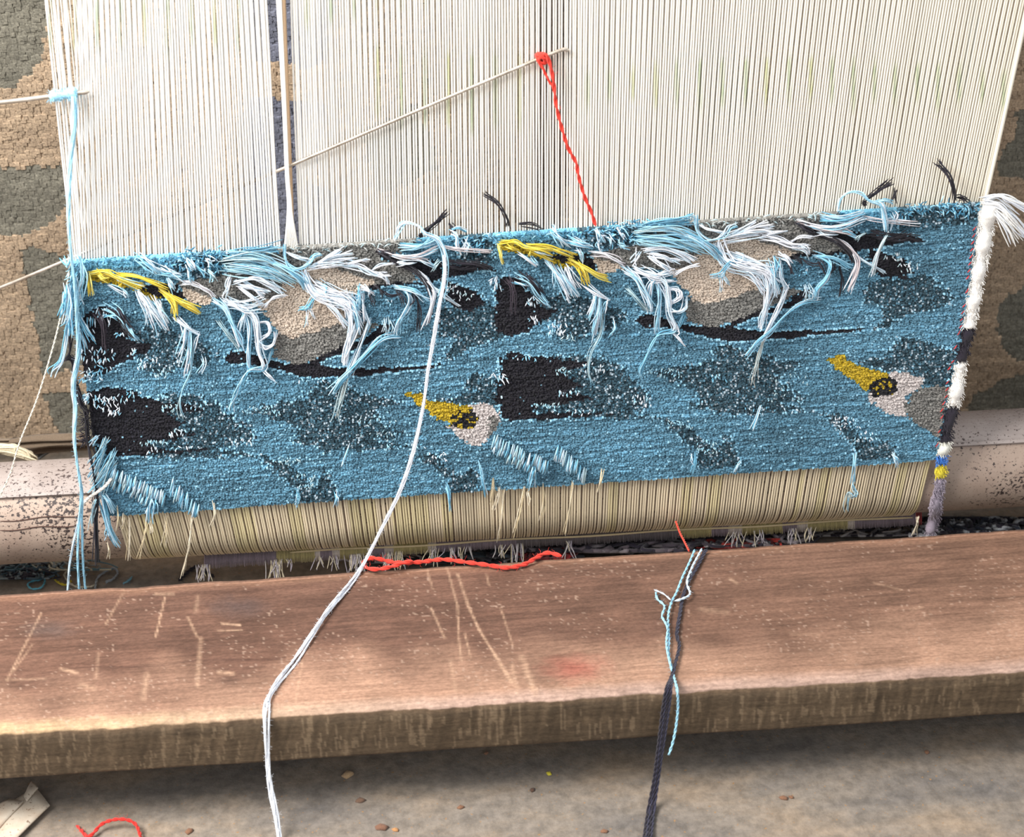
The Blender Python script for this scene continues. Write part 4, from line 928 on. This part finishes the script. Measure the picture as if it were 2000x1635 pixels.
# grey crumpled cloth strips below the rug at the left, cream hank of yarn
def ribbon(name, pts, Y, w, c, mat, label, cat, fold=6, seed=0, n=40, thick=0.002):
    r_ = np.random.default_rng(seed); P = on_y(np.array([p[0] for p in pts], float), np.array([p[1] for p in pts], float), np.full(len(pts), Y))
    P = resample(spline(P, 10), 0.006); n = len(P); T = np.gradient(P, axis=0); T /= np.linalg.norm(T, axis=1, keepdims=True)
    side = np.cross(T, [0, 1, 0]); side /= np.linalg.norm(side, axis=1, keepdims=True); m = 9; mb = MB(); V = []
    for s, off in ((1, 0), (-1, thick)):
        for k in range(m):
            u = k/(m-1)-0.5; ww = w*(0.7+0.6*fbm(np.arange(n)*0.09, np.full(n, seed), seed, 2))
            z = 0.4*w*np.sin(u*fold*2+np.arange(n)*0.13+seed)*(0.3+fbm(np.arange(n)*0.1, np.full(n, k*0.6), seed+2, 2))
            V.append(P+side*(u*ww)[:, None]+np.stack([np.zeros(n), z+off, np.zeros(n)], 1))
    V = np.stack(V, 0); fc = []
    idx = np.arange(2*m*n).reshape(2*m, n)
    order = list(range(m))+[m+m-1-k for k in range(m)]
    for a, b in zip(order, order[1:]+order[:1]):
        fc.append(np.stack([idx[a, :-1], idx[a, 1:], idx[b, 1:], idx[b, :-1]], -1))
    mb.add(V, np.concatenate(fc), c); return tag(mb.build(name, mat), label, cat)
def strands(name, parts_, mat, label, cat, group=None):
    mb = MB()
    for P, rad, c in parts_: mb.tube(P, rad, c, 5)
    return tag(mb.build(name, mat), label, cat, group)
r_ = np.random.default_rng(9); L_ = []
for k in range(70):
    a = r_.random(); y = 868+26*r_.random()
    q = [(-70+20*r_.normal(), y-6+6*r_.random()), (-30, y-10*math.sin(a*3)), (10+8*r_.normal(), 868+18*a), (40+8*r_.normal(), 878+14*a), (62+6*r_.normal(), 893+8*a)]
    P = on_y(np.array([p[0] for p in q]), np.array([p[1] for p in q]), np.full(5, 0.17)+0.02*r_.random())
    L_.append((spline(P, 5), 0.0016, lin(236, 222, 192)*(0.85+0.2*r_.random())))
strands('yarn_hank', L_, M_YARN, 'cream hank of yarn lying behind the roller', 'yarn')
for sd, pts, c in ((1, [(20, 870), (60, 866), (110, 862), (175, 856)], lin(120, 104, 88)), (2, [(60, 880), (100, 874), (140, 872), (185, 868)], lin(142, 124, 106)), (3, [(70, 890), (90, 876), (120, 862), (150, 858)], lin(104, 104, 104)), (4, [(-20, 866), (30, 864), (80, 858), (120, 854)], lin(150, 132, 112))):
    ribbon('rag_strip', pts, 0.24+0.02*sd, 0.016, c, M_YARN, {1: 'brown rag strip below the hanging rug', 2: 'tan crumpled rag strip behind the roller', 3: 'grey twisted rag strip behind the roller', 4: 'pale brown rag strip along the hanging rug edge'}[sd], 'rag', seed=sd)
ribbon('plastic_strip', [(1722, -60), (1716, 20), (1706, 70), (1728, 100), (1742, 125)], 0.06, 0.022, C_WHT, M_PLASTIC, 'crinkled pale plastic strip behind the warp, bent in a hook', 'plastic strip', seed=5)
ribbon('plastic_strip', [(1830, -60), (1826, 60), (1812, 160), (1806, 215)], 0.07, 0.034, C_WHT, M_PLASTIC, 'broad straight pale plastic strip behind the warp', 'plastic strip', seed=6)
ribbon('plastic_strip', [(1912, -60), (1900, 60), (1884, 150), (1872, 230), (1862, 300)], 0.055, 0.014, C_WHT, M_PLASTIC, 'narrow frayed plastic strip behind the right warp', 'plastic strip', seed=7)

# ------------------------------------------------------------------ needles and long yarns
def rod(name, pts, rad, label):
    P = np.array([on_y(x, y, Y) for x, y, Y in pts]); mb = MB(); mb.tube(spline(P, 12), rad, np.array([.8]*3), 10)
    return tag(mb.build(name, M_STEEL), label, 'rod')
rod('steel_rod', [(-120, 610, 0.03), (0, 562, 0.022), (130, 508, 0.011), (540, 335, 0.011), (570, 322, -0.0045), (1045, 118, -0.005), (1112, 97, -0.004)], 0.0021, 'long thin steel rod slanting through the white warp')
rod('steel_rod', [(-120, 211, -0.012), (0, 200, -0.010), (100, 188, -0.008), (174, 179, -0.006)], 0.0027, 'short thin steel rod with light blue yarn wound on its tip')
# light blue winding and cord
cord = empty('blue_cord', on_y(152, 1140, -0.03), 'light blue yarn cord wound on the short rod and hanging down the left edge', 'yarn')
mb = MB()
a_, b2 = on_y(98, 188, -0.0085), on_y(150, 181, -0.0065); L0 = np.linalg.norm(b2-a_)
for k in range(2):
    t = np.linspace(0, 1, 240); th = t*2*math.pi*15+k*math.pi; ax = (b2-a_)/L0
    e1 = np.cross(ax, [0, 1, 0]); e1 /= np.linalg.norm(e1); e2 = np.cross(ax, e1); rr = (6.3+1.0*np.sin(t*9))*PX*np.clip(np.minimum(t, 1-t)*14, 0.45, 1)
    mb.tube(a_+np.outer(t, b2-a_)+rr[:, None]*(np.cos(th)[:, None]*e1+np.sin(th)[:, None]*e2), 2.6*PX, C_LB*1.05, 5)
for k in range(160):
    q = rng.random(); p0 = a_+(b2-a_)*q; th = rng.random()*6.28; dv = math.cos(th)*e1+math.sin(th)*e2+ax*rng.normal()*0.4
    mb.tube([p0+dv*6*PX, p0+dv*9*PX, p0+dv*(10+4*rng.random())*PX], 0.5*PX, C_LB, 3)
part(mb, 'winding', M_YARN, cord)
for s, (o1, o2) in enumerate(((-3, 0.018), (3, 0.020), (0, 0.024))):
    mb = MB(); pts = [(143, 186), (146, 240), (139, 320), (135, 420), (139, 500), (146, 560), (150, 640), (152, 690), (144, 750), (149, 800), (146, 850), (150, 900), (158, 960), (155, 1010), (151, 1060), (150, 1105), (152, 1160)]
    P = path_px([(x+o1*(0.5+0.9*math.sin(k*0.9+s*2))+(-1, 1, 0.2)[s]*max(0, y-1000)*0.10, y) for k, (x, y) in enumerate(pts)], [0.012]+[o2+0.002*k for k in range(len(pts)-1)])
    P[-1, 2] = max(P[-1, 2], 0.02); twisted(mb, spline(P, 8), 2.5*PX, C_LB if s else C_PALE, 3, 0.09, seed=s, fuzz=260, rscale=0.5)
    part(mb, 'strand', M_YARN, cord)
def yarn(name, P, rad, c, label, plies=2, pitch=0.014, seed=0, fuzz=40):
    mb = MB(); twisted(mb, P, rad, c, plies, pitch, seed=seed, fuzz=fuzz)
    return tag(mb.build(name, M_YARN), label, 'yarn')
# cream thread at the left
yarn('cream_thread', spline(path_px([(138, 512), (130, 560), (118, 620), (100, 690), (72, 780), (38, 865), (18, 930), (-12, 990), (-60, 1080)], [0.012, 0.014, 0.018, 0.02, 0.025, 0.03, 0.035, 0.04, 0.05]), 8), 1.7*PX, lin(236, 226, 206), 'cream thread slanting down from the left carpet corner', seed=4)
# red yarn on the long rod
red = empty('red_yarn', on_y(1163, 440, -0.012), 'red yarn knotted on the slanting rod and hanging to the carpet', 'yarn')
mb = MB(); r_ = np.random.default_rng(8); kc = on_y(1059, 112, -0.006)
for k in range(7):
    t = np.linspace(0, 2*math.pi*1.6, 40); e = r_.normal(size=3); e /= np.linalg.norm(e); f1 = np.cross(e, [0.2, 1, 0.1]); f1 /= np.linalg.norm(f1); f2 = np.cross(e, f1)
    rr = (6+4*r_.random())*PX; mb.tube(kc+r_.normal(size=3)*1.2*PX+rr*(np.cos(t)[:, None]*f1+np.sin(t)[:, None]*f2), 3.0*PX, C_RED*(0.9+0.2*r_.random()), 6)
part(mb, 'knot', M_YARN, red)
mb = MB(); twisted(mb, spline(path_px([(1066, 104), (1074, 125), (1081, 160), (1086, 205), (1097, 250), (1110, 290), (1125, 318), (1130, 345), (1142, 385), (1155, 415), (1163, 441)], np.linspace(0.016, 0.012, 11)), 8), 3.3*PX, C_RED, 2, 0.03, seed=1, fuzz=60); part(mb, 'strand', M_YARN, red)
mb = MB(); twisted(mb, spline(path_px([(1050, 118), (1062, 138), (1072, 158), (1084, 176)], [0.014]*4), 8), 2.2*PX, C_RED, 2, 0.02, seed=2); part(mb, 'strand', M_YARN, red)
mb = MB(); twisted(mb, spline(path_px([(1052, 118), (1063, 138), (1070, 154)], [0.013]*3), 8), 2.0*PX, C_RED, 2, 0.02, seed=3); part(mb, 'strand', M_YARN, red)

# long white yarn over the carpet, across the plank and down to the floor
pts_a = [(866, 500), (869, 540), (860, 590), (850, 640), (836, 720), (826, 800), (808, 880), (782, 955), (752, 1020), (716, 1092)]
d_a = [0.03, 0.032, 0.036, 0.04, 0.05, 0.06, 0.075, 0.092, 0.108, 0.128]
pp = [(702, 1114), (676, 1150), (640, 1196), (606, 1246), (575, 1290), (545, 1330), (527, 1362)]
Pa = path_px(pts_a, d_a); Pb = np.array([on_z(x, y, ZP+0.004) for x, y in pp])
yf = on_z(520, 1393, ZP)[1]-0.012
def hang(px_, py_, Y):
    # a hanging point, or a point on the floor once the yarn has reached it
    P = on_y(px_, py_, Y); return P if P[2] > 0.006 else on_z(px_, py_, 0.006)
Pd = np.array([on_z(521, 1384, ZP+0.003), hang(518, 1420, yf), hang(523, 1490, yf-0.004), hang(530, 1540, yf-0.01), hang(536, 1580, yf-0.02), hang(545, 1640, yf-0.03), hang(552, 1690, yf-0.03)])
wy = empty('white_yarn', Pd[-1], 'long white yarn hanging from the carpet across the bench plank', 'yarn')
PW = spline(np.vstack([Pa, Pb, Pd]), 10)
for s in range(3):
    mb = MB(); n_ = len(PW); t = np.linspace(0, 1, n_); off = np.interp(t, [0, 0.42, 0.52, 0.78, 1], [0.0014, 0.0018, 0.0036, 0.0036, 0.0022])[:, None]*np.array([math.sin(s*2.1), 0.3, math.cos(s*2.1)])
    w_ = (0.75+0.5*np.sin(t*40+s*2.1))[:, None]; twisted(mb, PW+off*w_, 0.0016, C_WHT*1.02, 3, 0.07+0.02*s, seed=20+s, fuzz=420, rscale=0.45); part(mb, 'strand', M_YARN, wy)

# red yarn lying on the far edge of the plank
def on_plank(px_, py_, h): return on_z(px_, py_, ZP+h)
pr = [(1097, 1086), (1070, 1080), (1050, 1088), (1025, 1102), (990, 1109), (955, 1104), (910, 1098), (865, 1093), (820, 1098), (775, 1099), (750, 1094), (727, 1090), (711, 1096), (714, 1107), (732, 1112), (760, 1108), (790, 1099), (806, 1096)]
P = np.array([on_plank(x, y, 0.0055+(0.002 if k > 8 else 0)+0.0035*(k > 14)) for k, (x, y) in enumerate(pr)])
yarn('red_yarn', spline(P, 8), 3.4*PX*1.25, C_RED, 'red yarn lying along the far edge of the bench plank, looped at one end', 2, 0.028, 5, 70)
# short red thread dangling from the roller to the plank
P = np.array([on_surf(1320, 1018, 0.004), on_y(1328, 1040, -0.04), on_y(1336, 1056, -0.08), on_plank(1346, 1076, 0.003)])
yarn('red_thread', spline(P, 8), 2.3*PX, lin(232, 70, 44), 'short red thread running from the roller to the bench plank', 2, 0.02, 6, 10)

# light blue and black yarns over the plank at the right
bb = empty('mixed_yarn', on_plank(1310, 1340, 0.0), 'light blue and black yarns hanging together over the bench plank', 'yarn')
yfr = on_z(1305, 1346, ZP)[1]-0.014
def plank_yarn(top_pts, down, nm, c, rad, lab, sd):
    P = [on_plank(x, y, h) for x, y, h in top_pts]+[hang(x, y, yfr-dy) for x, y, dy in down]
    mb = MB(); twisted(mb, spline(np.array(P), 8), rad, c, 2, 0.018, seed=sd, fuzz=30); part(mb, nm, M_YARN, bb, lab)
plank_yarn([(1357, 1074, .006), (1346, 1100, .004), (1332, 1130, .004), (1322, 1156, .004), (1312, 1176, .004), (1305, 1206, .005), (1307, 1250, .004), (1306, 1275, .004), (1311, 1300, .004), (1316, 1320, .005)], [(1322, 1345, 0), (1324, 1380, 0), (1320, 1420, .003), (1314, 1450, .006), (1306, 1475, .008)], 'light_blue_strand', C_LB, 0.0016, 'light blue strand', 1)
plank_yarn([(1371, 1072, .006), (1352, 1108, .006), (1342, 1138, .006), (1348, 1160, .006), (1332, 1170, .008), (1318, 1174, .008)], [], 'light_blue_strand', C_PALE, 0.0016, 'light blue strand', 2)
plank_yarn([(1281, 1156, .004), (1284, 1170, .005), (1298, 1184, .005), (1293, 1203, .005), (1300, 1217, .007), (1304, 1230, .007), (1302, 1262, .007), (1312, 1310, .008)], [], 'light_blue_strand', C_LB, 0.0015, 'light blue strand', 3)
plank_yarn([(1278, 1152, .008), (1296, 1160, .012), (1310, 1172, .01)], [], 'light_blue_strand', lin(196, 206, 216), 0.0011, 'pale strand end', 9)
for s in range(4):
    o = (s-1.5)*2.2
    plank_yarn([(1379+o*0.6, 1073, .004), (1362+o*.5, 1106, .004), (1346+o*.4, 1134, .004), (1334+o*.4, 1165, .003), (1328+o*.4, 1200, .003), (1322+o*.4, 1240, .004), (1327+o*.3, 1262, .004), (1318+o*.3, 1300, .005), (1312+o*.8, 1325, .006)],
               [(1306+o*1.6, 1345, -.001), (1300+o*2, 1385, 0), (1294+o*1.8, 1430, .003), (1287+o*1.6, 1480, .006), (1280+o*1.5, 1530, .009), (1272+o*1.9, 1580, .012), (1264+o*2.3, 1645, .016), (1260+o*2, 1690, .02)], 'black_strand', [C_INK, lin(54, 52, 70)][s % 2], 0.0016, 'black strand', 4+s)

# ------------------------------------------------------------------ things under the roller and on the floor
# striped woven end with fringe peeping out below the roller
end = empty('striped_fringe', (0, YC, ZC-RP-0.03), 'striped mauve and yellow woven end with fringe under the roller', 'fringe')
ST = [(400, 'm'), (540, 'y'), (615, 'w'), (626, 'm'), (650, 'w'), (665, 'y'), (722, 'm'), (752, 'w'), (770, 'y'), (836, 'w'), (852, 'm'), (1010, 'g'), (1330, 'y'), (1390, 'm'), (1424, 'w'), (1450, 'y'), (1528, 'm'), (1558, 'w'), (1578, 'y'), (1656, 'w'), (1670, 'm'), (1790, 'r'), (1801, None)]
CS = dict(m=lin(142, 128, 142), y=lin(186, 174, 120), w=lin(214, 204, 198), g=lin(112, 104, 110), r=lin(150, 36, 40))
mb = MB(); r_ = np.random.default_rng(77)
def under(px_): 
    # photo y of the lower silhouette of the wrap
    return 1092+(px_-400)*(1004-1092)/1400.0+np.interp(px_, [400, 900, 1800], [0, -3, 3])
for (x0, t0), (x1, _) in zip(ST[:-1], ST[1:]):
    for x in np.arange(x0, x1, 3.1):
        y = under(x); h = 17+3*r_.random()
        P = on_y(np.array([x, x, x+0.5]), np.array([y-12, y+h*0.4, y+h]), np.array([0.03, 0.034, 0.042])); mb.tube(P, 1.75*PX, CS[t0]*(0.8+0.3*r_.random()), 4)
part(mb, 'woven_end', M_YARN, end, kind='stuff')
mb = MB(); xs = np.linspace(400, 1800, 40); mb.add(np.concatenate([on_y(xs, under(xs)-16, np.full(40, .046)), on_y(xs, under(xs)+13, np.full(40, .05))]), np.stack([np.arange(39), np.arange(39)+1, np.arange(39)+41, np.arange(39)+40], -1), lin(92, 84, 88)); part(mb, 'backing', M_YARN, end)
FR = [(395, 9, 30), (405, 9, 36), (530, 10, 52), (545, 8, 48), (560, 5, 30), (625, 5, 26), (655, 7, 34), (690, 12, 36), (705, 10, 38), (760, 10, 40), (775, 8, 42), (845, 8, 38), (880, 10, 34), (905, 8, 30), (975, 6, 26), (1000, 5, 40), (1015, 5, 48), (1110, 6, 40), (1440, 8, 34), (1480, 8, 34), (1545, 8, 34), (1580, 8, 30)]
for (x, n_, l) in FR:
    mb = MB()
    for k in range(n_):
        x0 = x+r_.normal()*7; y0 = under(x0)+10; x1 = x0+r_.normal()*8; y1 = y0+l*(0.5+0.6*r_.random())
        P = on_y(np.array([x0, (x0+x1)/2+r_.normal()*2, x1]), np.array([y0, (y0+y1)/2, y1]), np.array([0.035, 0.03, 0.028])); mb.tube(spline(P, 4), 0.8*PX, [lin(206, 200, 200), lin(220, 208, 180), lin(180, 172, 184)][r_.integers(3)], 4)
    part(mb, 'fringe_tuft', M_YARN, end)
# yarn scraps
def scrap(name, cx, cy, rx, ry, n_, cs, rad, label, seed, z=0.004, curl=1.0, cat='yarn scraps', kind=None, zmax=0.01, pts=7):
    """a tangle of curled yarn ends lying on the floor around a photo point"""
    r_ = np.random.default_rng(seed); mb = MB()
    for k in range(n_):
        x = cx+r_.normal()*rx*0.5; y = cy+r_.normal()*ry*0.5; a = r_.random()*6.28; P = []
        st = rx*0.28*(0.5+r_.random())
        for q in range(pts):
            P.append(on_z(x, y, z+zmax*r_.random())); a += r_.normal()*curl; x += math.cos(a)*st; y += math.sin(a)*st*0.45
            x = min(max(x, cx-rx*(1.2+0.5*r_.random())), cx+rx*(1.2+0.5*r_.random())); y = min(max(y, cy-ry), cy+ry)
        mb.tube(spline(np.array(P), 5), rad*(0.8+0.4*r_.random()), np.asarray(cs[r_.integers(len(cs))])*(0.8+0.4*r_.random()), 5)
    return tag(mb.build(name, M_YARN), label, cat, kind=kind)
def floor_yarn(name, pts, rad, c, label, z=0.004, seed=0, h=None):
    P = np.array([on_z(x, y, z+(0.0 if h is None else h[k])) for k, (x, y) in enumerate(pts)])
    return yarn(name, spline(P, 8), rad, c, label, 2, 0.016, seed, 20)
scrap('yarn_scraps', 35, 1114, 55, 16, 46, [C_INK, lin(60, 80, 92), lin(120, 130, 134)], 0.0016, 'dark teal and black yarn scraps on the floor below the left roller end', 1)
floor_yarn('yarn_scrap', [(95, 1088), (88, 1110), (82, 1130), (64, 1135), (54, 1141), (62, 1150), (80, 1148), (88, 1135), (84, 1125)], 0.0016, lin(96, 170, 190), 'light blue yarn loop on the floor by the dark scraps', seed=1)
floor_yarn('yarn_scrap', [(100, 1118), (108, 1132), (118, 1140), (130, 1142), (140, 1134)], 0.0018, lin(200, 180, 50), 'yellow yarn bit on the floor by the blue loop', seed=2)
floor_yarn('yarn_scrap', [(140, 1110), (126, 1122), (134, 1136), (150, 1146), (176, 1146), (186, 1142)], 0.0016, lin(190, 180, 160), 'pale buff yarn bit on the floor by the yellow bit', seed=3)
floor_yarn('yarn_scrap', [(186, 1150), (190, 1130), (204, 1118), (222, 1110), (230, 1118), (222, 1130), (206, 1138), (214, 1132)], 0.0018, lin(150, 158, 166), 'grey curled yarn bit on the floor under the white cord end', seed=4)
floor_yarn('yarn_scrap', [(240, 1140), (252, 1134), (258, 1126)], 0.0016, lin(110, 160, 180), 'short blue yarn bit on the floor', seed=5)
floor_yarn('yarn_scrap', [(350, 1134), (362, 1122), (374, 1112), (384, 1106)], 0.003, C_INK, 'thick black yarn bit on the floor under the fringe', seed=6)
floor_yarn('yarn_scrap', [(392, 1108), (404, 1118), (418, 1126)], 0.0025, C_INK, 'short black yarn bit on the floor beside the thick one', seed=7)
scrap('yarn_scraps', 120, 1104, 80, 9, 26, [lin(150, 150, 146), lin(90, 120, 130), lin(180, 172, 150)], 0.0013, 'thin pale yarn scraps on the floor behind the blue cord', 2)
scrap('yarn_scraps', 800, 1084, 120, 14, 60, [C_INK, lin(90, 86, 92), lin(170, 164, 166)], 0.0018, 'grey and black yarn scraps on the floor under the yellow fringe', 3)
scrap('yarn_scraps', 985, 1068, 100, 18, 90, [C_INK, lin(44, 56, 66), lin(80, 84, 90)], 0.0026, 'heap of dark navy yarn on the floor behind the red yarn', 4, zmax=0.03)
scrap('yarn_scraps', 1190, 1052, 130, 24, 160, [lin(96, 86, 92), lin(72, 64, 72), C_INK, lin(120, 112, 116)], 0.0028, 'heap of fluffy grey and black yarn on the floor under the roller', 5, zmax=0.045)
scrap('yarn_scraps', 1420, 1046, 110, 20, 100, [lin(110, 102, 106), lin(80, 72, 80), C_INK, lin(150, 144, 148)], 0.0026, 'heap of grey yarn on the floor right of the short red thread', 6, zmax=0.04)
scrap('yarn_scraps', 1065, 1082, 40, 10, 26, [lin(120, 26, 28), lin(90, 20, 24)], 0.0022, 'dark red yarn scraps on the floor behind the bright red yarn', 7, z=0.03)
scrap('yarn_scraps', 1440, 1062, 55, 8, 24, [lin(100, 28, 28), lin(150, 46, 40)], 0.0020, 'dark red yarn scraps on the floor beneath the grey heap', 8, z=0.03)
scrap('yarn_scraps', 1690, 1036, 90, 10, 50, [C_INK, lin(120, 116, 120), lin(160, 156, 156)], 0.0018, 'thin black and grey yarn scraps on the floor under the mauve fringe', 9)
scrap('yarn_scraps', 1890, 1026, 75, 14, 110, [C_INK, lin(34, 38, 50), C_INK, lin(150, 152, 156)], 0.0024, 'heap of black and white yarn on the floor below the right roller end', 10, zmax=0.03)
scrap('yarn_scraps', 1815, 1036, 26, 14, 30, [lin(214, 212, 214), lin(160, 158, 166)], 0.0018, 'pale mauve yarn scraps on the floor below the selvedge', 11, z=0.02)
bundle([(1795, 1008), (1792, 1022), (1788, 1042)], 3, 1.5, 3, [C_CREAM], 1.2, 0.0, 0.005, name='cream_yarn_end', label='cream yarn end hanging below the right corner')

# floor in front
floor_yarn('red_thread', [(158, 1620), (168, 1632), (180, 1630), (196, 1612), (214, 1603), (236, 1600), (256, 1604), (268, 1615), (276, 1640), (282, 1670)], 0.0022, lin(214, 48, 40), 'red thread curled on the floor beside the torn card', h=[0, 0, .002, .006, .01, .012, .01, .006, .002, 0], seed=8)
floor_yarn('red_thread', [(150, 1612), (160, 1624), (172, 1640), (180, 1665)], 0.0018, lin(214, 60, 50), 'short frayed red thread on the floor touching the curled one', z=0.003, seed=9)
# torn card: a bent sheet with a folded flap
card = empty('torn_card', on_z(50, 1600, 0.0), 'torn dirty beige card scrap on the floor with a folded corner', 'card')
def sheet(name, quad, z, thick, bend, parent):
    A_, B2, C2, D2 = [on_z(x, y, z) for x, y in quad]; mb = MB(); n_ = 10
    u, v = np.meshgrid(np.linspace(0, 1, n_), np.linspace(0, 1, n_)); Pq = A_*((1-u)*(1-v))[..., None]+B2*(u*(1-v))[..., None]+C2*(u*v)[..., None]+D2*((1-u)*v)[..., None]
    Pq[..., 2] += bend*np.sin(u*math.pi)*np.sin(v*math.pi*0.8+0.3)+0.0015*fbm(u*4, v*4, 3, 2)+bend*0.5*u**3
    lo = Pq.copy(); lo[..., 2] -= thick; V = np.concatenate([Pq.reshape(-1, 3), lo.reshape(-1, 3)]); idx = np.arange(n_*n_).reshape(n_, n_); m = n_*n_
    f1 = np.stack([idx[:-1, :-1], idx[:-1, 1:], idx[1:, 1:], idx[1:, :-1]], -1).reshape(-1, 4); fs = [f1, f1[:, ::-1]+m]
    ring = np.r_[idx[0, :-1], idx[:-1, -1], idx[-1, :0:-1], idx[:0:-1, 0]]; nx = np.roll(ring, -1); fs.append(np.stack([nx, ring, ring+m, nx+m], -1))
    mb.add(V, np.concatenate(fs), lin(200, 185, 165)); return part(mb, name, M_PAPER, parent)
sheet('card_sheet', [(-70, 1628), (70, 1540), (98, 1576), (-20, 1690)], 0.006, 0.002, 0.005, card)
sheet('card_sheet', [(-90, 1622), (18, 1562), (46, 1568), (-40, 1660)], 0.012, 0.002, 0.003, card)
sheet('folded_corner', [(46, 1556), (62, 1527), (75, 1541), (52, 1566)], 0.012, 0.0015, 0.003, card)
# crumbs
r_ = np.random.default_rng(15)
CR = [(680, 1515, 11, 'tan curled wood chip on the floor under the plank'), (704, 1565, 8, 'brown crumb on the floor below the tan wood chip'), (745, 1618, 10, 'reddish brown crumb on the floor near the plank shadow'), (772, 1622, 6, 'small orange crumb beside the reddish brown one'), (1072, 1512, 6, 'tiny yellow crumb on the floor'), (1040, 1544, 6, 'dark brown crumb below the yellow one'), (950, 1472, 5, 'pale brown crumb close under the plank'), (900, 1578, 6, 'flat brown crumb in the middle of the floor'), (1180, 1625, 6, 'brown crumb by the black strands'), (1530, 1560, 7, 'reddish crumb on the grey floor to the right of the black strands'), (1545, 1558, 5, 'dark crumb beside the reddish one'), (1810, 1470, 6, 'dark crumb under the right part of the plank'), (370, 1625, 8, 'long brown splinter near the red thread')]
CC = {0: lin(172, 142, 108), 1: lin(112, 86, 70), 2: lin(122, 88, 70), 3: lin(176, 128, 84), 4: lin(206, 190, 60), 5: lin(84, 62, 50)}
for q, (x, y, s, lab) in enumerate(CR):
    mb = MB(); c0 = on_z(x, y, 0.0); th = np.linspace(0, 2*math.pi, 8)[:-1]; rs = s*PX*1.0
    ring = [np.stack([c0[0]+rs*k_*(1+0.35*np.sin(th*2+q))*np.cos(th), c0[1]+rs*0.8*k_*np.sin(th)*(1+0.3*np.cos(th*3+q)), np.full(7, z_)], 1) for k_, z_ in ((0.9, 0.0002), (1.0, rs*0.35), (0.6, rs*0.7), (0.05, rs*0.75))]
    V = np.concatenate(ring); f_ = []
    for a in range(3):
        for b in range(7): f_.append((a*7+b, a*7+(b+1) % 7, a*7+7+(b+1) % 7, a*7+7+b))
    mb.add(V, f_, CC.get(q, lin(128, 92, 70))); tag(mb.build('floor_crumb', M_YARN), lab, 'crumb')
